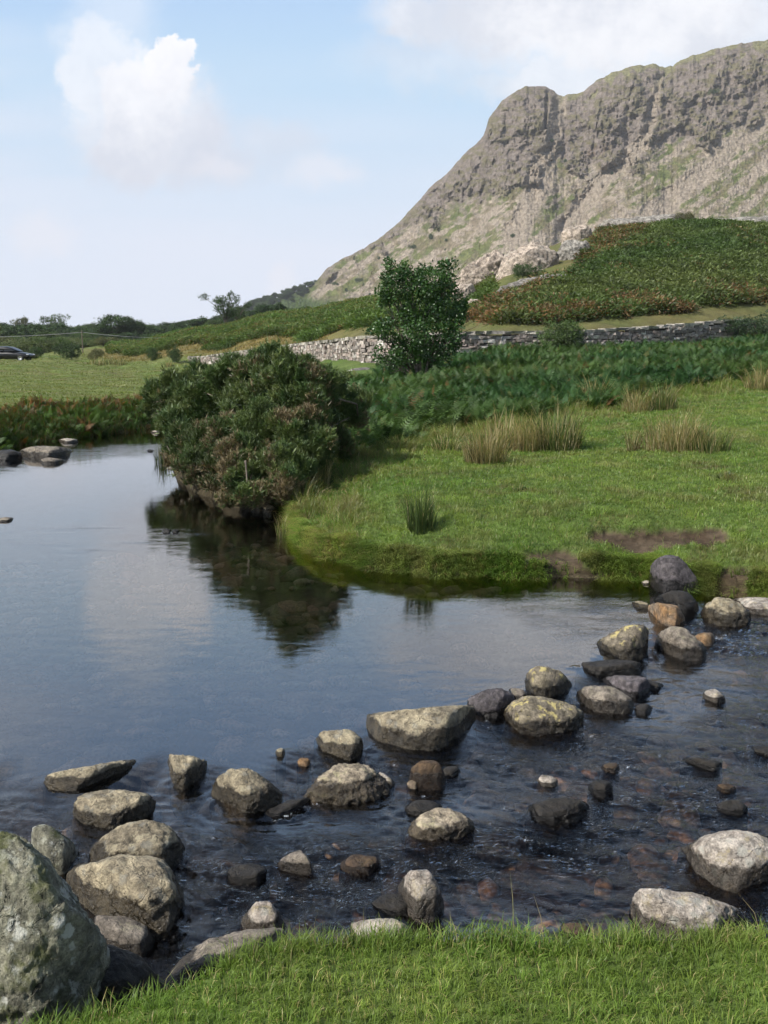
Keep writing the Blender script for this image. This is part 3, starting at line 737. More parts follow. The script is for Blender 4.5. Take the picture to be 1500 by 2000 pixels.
rock('craggy two-tone stone with pale cap and dark wet base', [(597, 1559), (610, 1530), (633, 1513), (667, 1493), (687, 1489), (713, 1492), (730, 1516), (735, 1538), (762, 1545), (733, 1562), (667, 1570), (610, 1569)], 'cap', amp=.05, p=12, ridge=[(625, 1535), (668, 1545), (715, 1540)], group=G1)
rock('small white-tipped wet stone right of the craggy two-tone stone', [(732, 1517), (745, 1506), (760, 1518), (771, 1531), (765, 1539), (745, 1536)], 'pale')
rock('split-top square tan stone left of the great flat slab', [(612, 1448), (627, 1428), (653, 1425), (683, 1422), (700, 1437), (711, 1457), (703, 1474), (677, 1482), (633, 1473), (616, 1461)], 'tan', p=14, ridge=[(625, 1455), (660, 1463), (690, 1460)], group=G1)
rock('great flat tan slab, longest stone of the dam', [(710, 1406), (767, 1390), (783, 1385), (817, 1388), (883, 1377), (927, 1380), (931, 1407), (913, 1421), (893, 1448), (860, 1461), (820, 1467), (773, 1467), (745, 1454), (728, 1438), (712, 1419)], 'tan', p=15, amp=.018, dr=.55, sub=6, ridge=[(728, 1424), (745, 1437), (800, 1440), (867, 1425), (918, 1405)], cat='slab', name='stone_slab', group=G1)
rock('dark mauve lumpy stone touching the right end of the great slab', [(914, 1370), (932, 1352), (960, 1342), (992, 1348), (1010, 1362), (998, 1386), (972, 1402), (936, 1402), (916, 1390)], 'mauve', p=8, amp=.05, group=G1)
rock('thin flat grey slab behind the yellow-spotted boulder', [(994, 1346), (1016, 1344), (1037, 1360), (1020, 1372), (1000, 1366)], 'grey')
rock('broad boulder densely spotted with yellow lichen', [(985, 1406), (996, 1376), (1012, 1360), (1060, 1359), (1108, 1371), (1132, 1387), (1147, 1408), (1137, 1424), (1092, 1434), (1032, 1438), (993, 1426)], 'lich', p=9, dr=.7, cat='boulder', name='boulder', ridge=[(1010, 1400), (1060, 1402), (1120, 1405)], group=G1)
rock('rounded yellow-spotted stone at the pool side of the dam', [(1023, 1333), (1032, 1308), (1060, 1295), (1084, 1301), (1104, 1319), (1119, 1341), (1102, 1354), (1068, 1364), (1036, 1358)], 'lich', p=8, group=G1)
rock('smooth oval grey brown stone with sharp wet tide line', [(1128, 1358), (1140, 1340), (1160, 1335), (1204, 1343), (1228, 1359), (1244, 1380), (1237, 1392), (1196, 1396), (1160, 1390), (1134, 1374)], 'grey', p=8, group=G1)
rock('purple grey stone behind the smooth oval stone', [(1174, 1330), (1212, 1317), (1248, 1317), (1268, 1327), (1275, 1345), (1262, 1358), (1236, 1364), (1200, 1350)], 'mauve', p=9, group=G1)
rock('dark brown oblong block lying across the dam', [(1125, 1303), (1148, 1293), (1188, 1287), (1244, 1289), (1258, 1304), (1249, 1318), (1204, 1322), (1148, 1325), (1131, 1314)], 'dark', p=14, dr=.45, ridge=[(1145, 1306), (1190, 1302), (1245, 1303)], group=G1)
rock('peaked lichened boulder sloping down to the left into the pool', [(1162, 1264), (1188, 1240), (1220, 1223), (1260, 1217), (1271, 1232), (1271, 1256), (1265, 1282), (1244, 1292), (1204, 1290), (1178, 1278)], 'lich', p=13, group=G1, cat='boulder', name='boulder')
rock('grey wedge boulder sloping down to the right, opposite the peaked boulder', [(1283, 1246), (1300, 1228), (1320, 1219), (1344, 1231), (1360, 1247), (1382, 1264), (1388, 1281), (1368, 1290), (1332, 1288), (1298, 1277), (1286, 1262)], 'grey', p=11, group=G1, cat='boulder', name='boulder')
rock('small ochre stone at the right shoulder of the grey wedge boulder', [(1354, 1246), (1370, 1236), (1390, 1234), (1398, 1246), (1391, 1262), (1368, 1264)], 'rust')
rock('rust orange flat-faced stone leaning toward the viewer', [(1263, 1183), (1280, 1176), (1308, 1180), (1331, 1184), (1339, 1214), (1316, 1226), (1292, 1219), (1272, 1198)], 'rust', p=16, amp=.015, ridge=[(1282, 1182), (1325, 1187)], group=G1)
rock('small tan stone poking left from the rust orange stone', [(1233, 1179), (1248, 1171), (1268, 1177), (1270, 1190), (1250, 1189)], 'tan')
rock('black wet stone with a pale rim below the tall mauve block', [(1276, 1174), (1300, 1160), (1320, 1150), (1334, 1148), (1353, 1163), (1366, 1181), (1360, 1193), (1332, 1197), (1305, 1188)], 'dark', p=14, group=G1)
rock('tall angular mauve grey block leaning on the far bank', [(1268, 1118), (1276, 1096), (1296, 1084), (1316, 1077), (1336, 1096), (1352, 1116), (1369, 1138), (1370, 1152), (1348, 1155), (1300, 1158), (1284, 1149), (1271, 1134)], 'mauve', zw=0.02, p=18, amp=.012, chips=4, ridge=[(1282, 1131), (1324, 1126), (1365, 1137)], cat='boulder', name='boulder')
rock('blocky yellowish stone beside the bank at the right, half in water', [(1374, 1198), (1392, 1172), (1412, 1163), (1432, 1169), (1452, 1184), (1472, 1205), (1469, 1218), (1436, 1222), (1400, 1222), (1379, 1210)], 'tan', p=13, amp=.045)
rock('pale jointed rock shelf under the grassy bank at the right edge', [(1436, 1178), (1460, 1168), (1500, 1169), (1560, 1172), (1600, 1180), (1610, 1200), (1500, 1203), (1465, 1200), (1445, 1192)], 'pale', p=12)
rock('small pale-capped stone alone in the dark stream at the right', [(1373, 1357), (1382, 1348), (1400, 1343), (1412, 1353), (1420, 1369), (1400, 1374), (1379, 1369)], 'pale', group=G2)
rock('low dark red slab just breaking the water at the right', [(1331, 1483), (1360, 1479), (1400, 1482), (1412, 1494), (1400, 1508), (1365, 1500)], 'dark', dr=.4, group=G2)
rock('smooth black wet hump in midstream with a glinting edge', [(1028, 1582), (1067, 1563), (1100, 1557), (1133, 1562), (1158, 1580), (1124, 1605), (1080, 1612), (1040, 1608)], 'dark', p=7, dr=.6, group=G2)
rock('tiny pale stone above the smooth black hump', [(1047, 1525), (1056, 1512), (1075, 1515), (1092, 1526), (1086, 1537), (1058, 1537)], 'pale', group=G2)
rock('large angular pale boulder at the right edge with yellow crown', [(1343, 1674), (1377, 1650), (1393, 1633), (1433, 1620), (1473, 1624), (1502, 1640), (1536, 1665), (1530, 1707), (1465, 1735), (1430, 1743), (1391, 1719), (1355, 1702)], 'pale', p=15, amp=.022, sub=6, ridge=[(1352, 1682), (1377, 1684), (1437, 1706), (1500, 1687), (1528, 1680)], group=G2, cat='boulder', name='boulder')
rock('wide whitish boulder with dark wet right end by the near grass', [(1236, 1779), (1253, 1743), (1267, 1729), (1293, 1740), (1310, 1747), (1333, 1743), (1367, 1747), (1400, 1759), (1445, 1777), (1456, 1797), (1449, 1819), (1400, 1842), (1333, 1850), (1245, 1828)], 'pale', p=10, amp=.03, sub=6, dr=.6, group=G2, cat='boulder', name='boulder')
rock('upright white-topped stone with dark wet foot in midstream', [(776, 1735), (790, 1712), (807, 1693), (837, 1689), (851, 1703), (859, 1743), (867, 1771), (851, 1796), (817, 1803), (791, 1782)], 'pale', p=13, ridge=[(784, 1741), (815, 1752), (853, 1747)], group=G2)
rock('black submerged lump left of the upright white-topped stone', [(715, 1767), (740, 1751), (780, 1749), (806, 1765), (801, 1792), (750, 1788)], 'dark', group=G2)
rock('flat grey stone at the grass edge below the upright stone', [(676, 1812), (710, 1797), (760, 1793), (790, 1798), (808, 1822), (792, 1846), (700, 1848)], 'pale', p=8, dr=.5)
rock('pale-crowned stone with submerged brown skirt in midstream', [(793, 1628), (820, 1597), (833, 1587), (853, 1579), (880, 1581), (907, 1596), (927, 1621), (900, 1634), (850, 1644), (800, 1643)], 'cap', p=12, ridge=[(830, 1610), (870, 1618), (910, 1615)], group=G2)
rock('black cushion-shaped stone touching the pale-crowned stone', [(788, 1578), (805, 1565), (830, 1561), (850, 1566), (866, 1577), (845, 1592), (815, 1596), (793, 1590)], 'dark', p=7, group=G2)
rock('flat purple brown slab awash below the great flat slab', [(795, 1529), (800, 1495), (820, 1483), (853, 1479), (862, 1497), (872, 1527), (863, 1540), (820, 1541)], 'brown', p=14, dr=.5, amp=.012, group=G2)
rock('small ochre pebble at the foot of the purple brown slab', [(794, 1532), (803, 1522), (815, 1523), (820, 1533), (812, 1541), (798, 1540)], 'rust', group=G2)
rock('small pointed pale stone in the gap of the dam', [(537, 1470), (543, 1459), (551, 1459), (558, 1470), (552, 1479), (541, 1478)], 'tan')
rock('small ochre stone below the small pointed pale stone', [(579, 1490), (586, 1478), (600, 1478), (608, 1490), (600, 1499), (584, 1498)], 'rust')
rock('grey pyramid stone alone in the left of the stream', [(540, 1690), (557, 1672), (587, 1657), (603, 1670), (609, 1687), (608, 1705), (583, 1701), (545, 1698)], 'grey', p=15, amp=.018, group=G2)
rock('pointed stone with white tip and orange foot near the left grass', [(468, 1803), (490, 1770), (505, 1754), (525, 1755), (541, 1780), (557, 1806), (546, 1823), (500, 1828), (473, 1818)], 'pale', p=11, group=G2)
rock('long flat brown rock running under the near grass', [(325, 1908), (350, 1880), (383, 1859), (393, 1846), (427, 1836), (473, 1829), (530, 1816), (563, 1822), (566, 1850), (450, 1900), (340, 1925)], 'grey', p=10, dr=.6, zw=.1)
rock('low brown stone against the near grass right of centre', [(1094, 1811), (1120, 1803), (1146, 1808), (1163, 1826), (1130, 1836), (1097, 1834)], 'brown')
rock('dark sunken stone left of the grey pyramid stone', [(438, 1708), (465, 1692), (500, 1690), (523, 1704), (505, 1722), (455, 1724)], 'dark', group=G2)
rock('brown sunken stone right of the grey pyramid stone', [(662, 1692), (690, 1672), (722, 1670), (744, 1686), (722, 1704), (680, 1706)], 'brown', group=G2)
rock('dark rippled-over stone at the middle right of the stream', [(1150, 1536), (1170, 1520), (1192, 1524), (1200, 1544), (1182, 1560), (1158, 1556)], 'dark', group=G2)
rock('olive wet stone upstream of the white splash in midstream', [(1175, 1500), (1188, 1488), (1206, 1490), (1212, 1502), (1200, 1512), (1180, 1511)], 'brown', group=G2)
rock('dark stone behind the purple brown slab', [(860, 1510), (872, 1496), (890, 1494), (900, 1508), (886, 1520), (868, 1520)], 'dark')
rock('dark brown stone at the right of the oval stone foot', [(1238, 1388), (1250, 1374), (1272, 1374), (1276, 1384), (1262, 1396), (1244, 1396)], 'dark')
rock('dark low stone in the stream at the far right', [(1398, 1583), (1415, 1566), (1445, 1562), (1462, 1580), (1450, 1592), (1415, 1592)], 'dark', group=G2)
rock('red brown sunken stone above the large angular pale boulder', [(1400, 1536), (1415, 1529), (1434, 1531), (1440, 1543), (1424, 1551), (1404, 1548)], 'brown', group=G2)
rock('dark flat stone at the right edge upstream', [(1470, 1462), (1485, 1457), (1512, 1460), (1520, 1470), (1500, 1477), (1475, 1474)], 'dark', group=G2)
rock('dark bar-shaped stone beside the purple grey stone', [(1238, 1334), (1256, 1326), (1290, 1332), (1300, 1340), (1284, 1348), (1250, 1347)], 'dark')
# pool and far-left stones
rock('long flat grey rock at the upstream left of the pool', [(32, 884), (50, 873), (85, 870), (118, 873), (137, 880), (130, 890), (100, 896), (60, 893), (36, 890)], 'grey', dr=.5, p=9)
rock('dark stone at the left edge beside the long flat grey rock', [(-20, 890), (0, 880), (18, 876), (36, 884), (36, 897), (10, 900), (-15, 898)], 'dark', p=9)
rock('small dark stone in front of the long flat grey rock', [(77, 900), (92, 893), (108, 895), (128, 900), (112, 906), (84, 907)], 'grey')
rock('flat pale stone under the ferny left bank', [(112, 860), (130, 855), (150, 858), (152, 863), (130, 866)], 'pale')
rock('tiny pale stone where the stream bends out of sight', [(293, 844), (303, 840), (312, 843), (306, 847)], 'pale')
rock('little flat stone at the left edge in the open pool', [(-12, 1016), (6, 1010), (26, 1012), (20, 1018), (0, 1020)], 'grey')
rock('tiny dark stone in the pool, left of a touching pair', [(315, 1037), (324, 1032), (334, 1036), (330, 1041), (318, 1041)], 'dark')
rock('tiny dark stone in the pool, right of a touching pair', [(334, 1038), (343, 1033), (351, 1036), (347, 1041), (337, 1041)], 'dark')
rock('tiny dark stone breaking the upstream riffle', [(285, 880), (292, 877), (301, 880), (294, 883)], 'dark')
rock('tan stone at the water edge under the gorse, left of two', [(481, 990), (492, 980), (510, 979), (520, 988), (515, 1002), (490, 1000)], 'tan')
rock('tan stone at the grassy point under the gorse, right of two', [(510, 992), (522, 983), (537, 988), (543, 1003), (527, 1007), (512, 1003)], 'tan')
rock('pale stone chip under the bank left of the tall mauve block', [(1252, 1138), (1260, 1133), (1270, 1136), (1268, 1142), (1256, 1142)], 'pale')

build_water()

# cobbles on the bed of the stream: past counting
def cobbles():
    n = 5200
    x = rng.uniform(-4.5, 6, n); y = 2.7 + rng.uniform(0, 1, n) ** 1.4 * 9
    sd = stream_sd(x, y); k = sd < -.12
    x, y = x[k], y[k]; z = ground_z(x, y)
    V0, F0 = ico(2)
    temps = []
    for i in range(8):
        v = V0 * np.array([1, rng.uniform(.6, .9), rng.uniform(.32, .55)])
        v = v * (1 + .28 * fbm(V0 * 1.3 + i * 7.7, 2))[:, None]
        temps.append((v, F0, np.ones(len(v))))
    n = len(x); ids = rng.integers(0, 8, n)
    sz = np.exp(rng.normal(math.log(.058), .5, n)); sz = np.clip(sz, .02, .18)
    a = rng.uniform(0, 6.28, n)
    M = frames(np.stack([rng.normal(0, .2, n), rng.normal(0, .2, n), np.ones(n)], -1), a) * sz[:, None, None]
    pal = np.array([(.33, .23, .16), (.17, .13, .10), (.42, .30, .22), (.12, .10, .08), (.52, .41, .32), (.28, .23, .19)])
    c = pal[rng.integers(0, 6, n)] * rng.uniform(.6, 1.3, (n, 1))
    V, F, C = place(temps, ids, M, np.stack([x, y, z + sz * .1], -1), c)
    m, nt, out = new_mat('wet_cobbles')
    at_ = nt.n('ShaderNodeAttribute', attribute_name='Col'); g = nt.n('ShaderNodeNewGeometry')
    cc = nt.mixc(1.0, at_.outputs['Color'], nt.step(nt.noise(g.outputs['Position'], 40, 4), .3, .7, .6, 1.4), 'MULTIPLY')
    p = nt.n('ShaderNodeBsdfPrincipled', {'Base Color': cc, 'Roughness': .6}); nt.t.links.new(p.outputs[0], out.inputs[0])
    o = link('cobbles', build_mesh('cobbles', V, F, m, C))
    tag(o, 'brown and orange cobbles covering the bed under the clear water', 'cobbles', kind='stuff')
cobbles()
# ------------------------------------------------------------------ grass
GRASS = leaf_mat('grass_blades', .35, .03, .45, .18, 2.0)
FERN = leaf_mat('fern_fronds', .30, .02, .5, .22, 1.2)
GORSE = leaf_mat('gorse_needles', .15, .05, .5, .22, 2.5)
LEAF = leaf_mat('broad_leaves', .28, .045, .4, .2, 2.0)
FAR_LEAF = leaf_mat('distant_leaves', .2, .03, .6, .25, .25)
BARK = plain('bark', (.115, .095, .075), .9, var=.45, scale=14, bump=.5)
PALE_BARK = plain('pale_dead_wood', (.30, .26, .21), .85, var=.4, scale=20, bump=.4)

def blades(P, h, w, lean, az, col, bend=.5, tipc=(1.25, 1.2, 1.0)):
    """grass blades: five points each; lean = sideways reach of the tip as a share of its height"""
    n = len(P)
    d = np.stack([np.cos(az), np.sin(az), np.zeros(n)], -1)
    fa = az + np.pi / 2 + rng.normal(0, .7, n)
    sd = np.stack([np.cos(fa), np.sin(fa), np.zeros(n)], -1)
    w = w[:, None] * .5; L = (lean * h)[:, None]; H = h[:, None]; up = np.array([[0, 0, 1.0]])
    m = P + d * L * (.5 - .25 * bend) + up * H * .58
    t = P + d * L + up * H * (1 - .35 * np.minimum(lean, 1.5)[:, None] * bend)
    b = P - up * .012
    V = np.stack([b - sd * w, b + sd * w, m - sd * w * .8, m + sd * w * .8, t], 1).reshape(-1, 3)
    o = np.arange(n)[:, None, None] * 5
    F = (np.array([[0, 1, 3], [0, 3, 2], [2, 3, 4]])[None] + o).reshape(-1, 3)
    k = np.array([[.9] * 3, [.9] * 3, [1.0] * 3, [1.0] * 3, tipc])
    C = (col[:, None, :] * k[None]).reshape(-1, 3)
    return V, F, C

def pick(pal, n, wts=None):
    pal = np.array(pal); return pal[rng.choice(len(pal), n, p=wts)]

def merge3(L):
    off, Vs, Fs, Cs = 0, [], [], []
    for v, f, c in L:
        Vs.append(v); Fs.append(f + off); Cs.append(c); off += len(v)
    return np.concatenate(Vs), np.concatenate(Fs), np.concatenate(Cs)

def tufted(x, y, cell, spread=.6):
    """lean direction and height share of blades that grow in tufts"""
    gx, gy = np.floor(x / cell), np.floor(y / cell)
    hx = np.modf(np.abs(np.sin(gx * 12.9898 + gy * 78.233) * 43758.5453))[0]; hy = np.modf(np.abs(np.sin(gx * 39.346 + gy * 11.135) * 24634.63))[0]
    dx, dy = x / cell - gx - (.25 + .5 * hx), y / cell - gy - (.25 + .5 * hy)
    return np.arctan2(dy, dx) + rng.normal(0, spread, len(x)), 1.25 - .75 * np.clip(np.hypot(dx, dy), 0, 1), hx

def near_grass():
    L = []
    n = 260000
    x = rng.uniform(-2.4, 2.9, n); y = 1.55 + rng.uniform(0, 1, n) * 1.65
    sd = stream_sd(x, y); k = sd > -.02
    x, y, sd = x[k], y[k], sd[k]; z = ground_z(x, y); k = z > .16; x, y, z, sd = x[k], y[k], z[k], sd[k]
    n = len(x)
    cl = fbm(xyz(x * 4.5, y * 4.5, 0), 3); cl2 = fbm(xyz(x * 11, y * 11, 5), 2); pt = fbm(xyz(x * 1.6, y * 1.6, 8), 3)
    h = (.022 + .016 * np.clip(cl + .3, 0, 2) + .010 * np.clip(cl2, 0, 1)) * rng.uniform(.5, 1.35, n)
    base = mix((.165, .270, .040), (.245, .310, .065), np.clip(.5 + pt * .9, 0, 1))
    base = mix(base, (.105, .200, .032), np.clip(.4 * cl2 + .25, 0, .8))
    dry = rng.random(n) < (.07 + .12 * np.clip(-cl, 0, 1))
    base = np.where(dry[:, None], pick([(.42, .36, .17), (.38, .35, .13)], n), base) * rng.uniform(.7, 1.25, (n, 1))
    az, th, hx = tufted(x + .012 * cl2, y + .012 * cl, .055, .8); h = h * th * .92; base = base * (.82 + .36 * hx)[:, None]
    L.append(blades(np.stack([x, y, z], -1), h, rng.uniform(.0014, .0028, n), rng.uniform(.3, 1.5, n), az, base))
    # longer fringe over the edge of the water, and wiry seed stalks
    m = 16000
    sel = np.where(sd < .16)[0]; s2 = sel[rng.integers(0, len(sel), m)]
    P = np.stack([x[s2], y[s2], z[s2]], -1) + rng.normal(0, .01, (m, 3)) * (1, 1, 0)
    L.append(blades(P, rng.uniform(.03, .065, m), rng.uniform(.0016, .003, m), rng.uniform(.3, 1.4, m), rng.normal(1.5, 1.0, m), base[s2] * .95))
    m = 55
    s2 = sel[rng.integers(0, len(sel), m)]
    P = np.stack([x[s2], y[s2], z[s2]], -1)
    L.append(blades(P, rng.uniform(.08, .2, m), np.full(m, .0018), rng.uniform(.1, .9, m), rng.uniform(0, 6.28, m), pick([(.38, .30, .16), (.30, .28, .12)], m)))
    V, F, C = merge3(L)
    o = link('grass', build_mesh('grass', V, F, GRASS, C, None, False))
    tag(o, 'short bright green turf along the near bank at the bottom', 'grass', kind='stuff')
near_grass()

def far_grass():
    L = []
    n = 520000
    y = 8.1 + rng.uniform(0, 1, n) ** 1.5 * 22; px = rng.uniform(330, 1640, n); s, _ = ray(px, 690); x = s * y
    sd = stream_sd(x, y); k = sd > .0; x, y, px, sd = x[k], y[k], px[k], sd[k]
    k = y < bracken_front(px) + 1.5; k &= ~((px < 690) & (y > 20)) & ~((px < 556) & (y < 20)) & ~((px < 650) & (y > 13.2)); x, y, px, sd = x[k], y[k], px[k], sd[k]
    k = rng.random(len(x)) > soil_mask(x, y) * .97; x, y, px, sd = x[k], y[k], px[k], sd[k]
    z = ground_z(x, y); n = len(x); sc = y / 9.5
    cl = fbm(xyz(x * 1.3, y * 1.3, 0), 4); cl2 = fbm(xyz(x * 4.2, y * 4.2, 5), 3); pt = fbm(xyz(x * .45, y * .7, 8), 3)
    rough = sstep(-4.5, -.5, y - bracken_front(px)) + sstep(1.5, .3, sd) * (px < 700) + .6 * sstep(640, 560, px)
    rough = np.clip(rough, 0, 1)
    h = (.030 + .040 * np.clip(cl2 + .15, 0, 1.2) + .03 * np.clip(cl, 0, 1) + (.085 + .12 * sstep(-2.5, -.3, y - bracken_front(px))) * rough * np.clip(.7 + cl, .2, 1.6)) * rng.uniform(.5, 1.35, n)
    base = mix((.150, .255, .040), (.235, .305, .064), np.clip(.5 + pt * .9, 0, 1))
    base = mix(base, (.078, .155, .028), np.clip(.25 - cl2 * .7, 0, .85))
    base = mix(base, (.28, .27, .11), np.clip(cl * 1.1 - .12, 0, .7))
    base = mix(base, (.17, .14, .06), sstep(.42, .7, fbm(xyz(x * 1.1, y * 1.6, 31), 4)) * .7)
    dry = rng.random(n) < (.06 + .38 * rough * np.clip(.6 + cl2, .1, 1))
    base = np.where(dry[:, None], pick([(.32, .26, .12), (.27, .24, .09)], n), base) * rng.uniform(.7, 1.25, (n, 1))
    az, th, hx = tufted(x + .05 * cl2, y + .05 * cl, .16, .8); h = h * th; base = base * (.85 + .30 * hx)[:, None]
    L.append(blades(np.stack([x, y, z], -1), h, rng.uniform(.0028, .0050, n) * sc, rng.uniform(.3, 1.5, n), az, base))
    # turf drooping over the bank
    m = 70000
    sel = np.where((sd < .20) & (y < 20))[0]; s2 = sel[rng.integers(0, len(sel), m)]
    q = np.stack([x[s2], y[s2]], -1); ee = .02
    gx = stream_sd(q[:, 0] + ee, q[:, 1]) - stream_sd(q[:, 0] - ee, q[:, 1]); gy = stream_sd(q[:, 0], q[:, 1] + ee) - stream_sd(q[:, 0], q[:, 1] - ee)
    out = np.arctan2(-gy, -gx) + rng.normal(0, .5, m)
    P = np.stack([q[:, 0], q[:, 1], z[s2]], -1)
    L.append(blades(P, rng.uniform(.04, .12, m), rng.uniform(.003, .0055, m), rng.uniform(.5, 1.9, m), out, base[s2] * rng.uniform(.85, 1.5, (m, 1)), bend=.9))
    V, F, C = merge3(L)
    o = link('grass', build_mesh('grass', V, F, GRASS, C, None, False))
    tag(o, 'grazed green turf of the rounded point across the pool', 'grass', kind='stuff')
    # left meadow: tufts only, far away
    n = 110000
    y = 26 + rng.uniform(0, 1, n) ** 1.3 * 100; px = rng.uniform(-260, 640, n); s, _ = ray(px, 690); x = s * y
    k = (stream_sd(x, y) > .8) & (y < wall_Y(px) + 30 + (px < 372) * 60); x, y, px = x[k], y[k], px[k]
    z = ground_z(x, y); n = len(x); sc = y / 30
    pt = fbm(xyz(x * .12, y * .3, 8), 4); cl = fbm(xyz(x * .6, y * .6, 4), 3)
    base = mix((.145, .205, .042), (.215, .225, .075), np.clip(.5 + pt, 0, 1))
    base = mix(base, (.15, .105, .05), sstep(.3, .8, fbm(xyz(x * .06, y * .35, 21), 4)) * .7)
    tan = sstep(0, 10, y - np.interp(px, [150, 250, 400, 560, 700], [110, 96, 84, 64, 46])) * sstep(130, 230, px)
    base = mix(base, (.235, .18, .065), np.clip(tan, 0, .9)) * rng.uniform(.75, 1.2, (n, 1))
    h = (.06 + .05 * np.clip(cl, 0, 1) + .22 * tan * rng.random(n)) * rng.uniform(.5, 1.3, n)
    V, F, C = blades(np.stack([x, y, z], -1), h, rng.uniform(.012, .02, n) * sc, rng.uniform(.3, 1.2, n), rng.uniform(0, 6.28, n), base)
    o = link('grass', build_mesh('grass', V, F, GRASS, C, None, False))
    tag(o, 'olive meadow grass beyond the stream at the left', 'grass', kind='stuff')
far_grass()

# ------------------------------------------------------------------ rush tussocks: each one a thing
RUSHG = 'clumps of rushes on the turf'
def tussock(label, px, py, hpx, wpx, pal, n=420, z=None, lean=.22, dead=.25, cat='rushes', wt=1.0):
    if z is None:
        ys = np.geomspace(5, 130, 900); q = at(np.full(900, px), np.full(900, py), ys)
        gap = q[:, 2] - ground_z(q[:, 0], q[:, 1]); c = q[int(np.argmax(gap < 0))]
    else: c = onplane(px, py, z)
    Y = c[1]; h = hpx / FPX * Y; w = wpx / FPX * Y * .5
    r = np.sqrt(rng.random(n)) ; a = rng.uniform(0, 6.28, n)
    n = int(n * 1.1); r = np.sqrt(rng.random(n)) ; a = rng.uniform(0, 6.28, n)
    P = np.stack([c[0] + w * .85 * r * np.cos(a), Y + w * .7 * r * np.sin(a), np.zeros(n)], -1)
    P[:, 2] = ground_z(P[:, 0], P[:, 1]) if z is None else z
    org = np.array([c[0], Y, P[:, 2].mean()])
    hh = h * rng.uniform(.35, 1.1, n) * (1 - .42 * r ** 1.5) * (1 + .18 * np.sin(a * 3 + px))
    col = pick(pal, n) * rng.uniform(.65, 1.25, (n, 1))
    dd = rng.random(n) < dead
    col = np.where(dd[:, None], pick([(.42, .34, .19), (.33, .26, .13), (.48, .41, .25)], n), col)
    ln = np.abs(rng.normal(0, lean * 1.3, n)) + lean * 1.2 * r; a = a + rng.normal(0, .5, n)
    V, F, C = blades(P - org, hh, rng.uniform(.0035, .0065, n) * max(1, Y / 10) * wt, ln, a + rng.normal(0, .5, n), col, .5, (1.3, 1.15, .9))
    o = link('rush_tussock', build_mesh('rush_tussock', V, F, GRASS, C, None, False), None, org)
    tag(o, label, cat, RUSHG)
GR = [(.065, .10, .030), (.085, .125, .035), (.05, .085, .025)]
TN = [(.33, .28, .13), (.40, .33, .17), (.17, .19, .06), (.13, .17, .05), (.26, .20, .09)]
BR = [(.17, .14, .06), (.10, .10, .04), (.30, .24, .11), (.11, .14, .045)]
tussock('dark green upright rush clump alone on the turf point', 822, 1035, 118, 62, GR, 330, dead=.06, lean=.13)
tussock('brown rush clump with pale tips in front of the bracken', 948, 905, 95, 95, BR, 520, dead=.35)
tussock('thin pale stalks rising behind the brown rush clump', 985, 880, 100, 110, TN, 300, dead=.5)
tussock('tall green and tan rush clump in the middle against the bracken', 1085, 880, 118, 120, [GR[1], GR[2], TN[2]], 620, dead=.35)
tussock('straw coloured clump left of the tall green and tan rushes', 1030, 880, 80, 90, TN, 360)
tussock('widest straw coloured rush clump on the right turf', 1320, 880, 98, 150, TN, 800, dead=.35)
tussock('greener rushes at the right side of the widest straw clump', 1385, 882, 66, 95, [GR[0], TN[2], GR[1]], 380)
tussock('small brown tuft left of the widest straw clump', 1238, 880, 60, 30, BR, 110)
tussock('tall pale and green rushes on the bank under the gorse', 618, 955, 92, 62, [TN[2], TN[0], GR[1]], 300, lean=.18)
tussock('loose grassy tuft at the tip of the turf point by the water', 590, 985, 60, 90, [GR[1], TN[2], (.12, .16, .04)], 320, lean=.4)
tussock('pale sedge tuft at the foot of the bracken, right', 1245, 805, 62, 70, TN, 260)
tussock('green rush clump at the foot of the bracken, right of the sedge', 1295, 800, 66, 60, [GR[1], TN[2]], 260)
tussock('straw tussock at the right edge above the turf', 1490, 760, 66, 80, TN, 320)
tussock('short green tuft between the brown clump and the gorse', 870, 880, 48, 70, [GR[1], (.12, .16, .04)], 240, lean=.35)
tussock('small dark tuft on the open turf at the right', 1418, 935, 22, 40, GR, 90, lean=.35)
tussock('small dark tuft on the open turf below the bracken', 1015, 958, 20, 30, GR, 70, lean=.35)
tussock('thin dark reeds standing in the water below the gorse', 322, 905, 58, 46, GR, 120, z=-.02, dead=.1, lean=.12, cat='reeds')
tussock('short reeds at the water line below the turf tip', 552, 1050, 60, 26, [GR[1], TN[2]], 60, z=-.02, dead=.3, cat='reeds')
tussock('straw tuft in the bracken above the tall green and tan rushes', 1160, 795, 70, 60, TN, 220)
for lb, px, py, h_ in [('pale tuft in the meadow right of the round dark bush', 188, 712, 22), ('greenish tuft beside the pale meadow tuft', 212, 712, 26), ('tan tuft right of the greenish meadow tuft', 236, 713, 20), ('straw tuft at the far end of the tan strip', 330, 716, 14)]:
    tussock(lb, px, py, h_, h_ * 1.3, [TN[2], TN[0], GR[1]], 90, z=None, wt=.7)

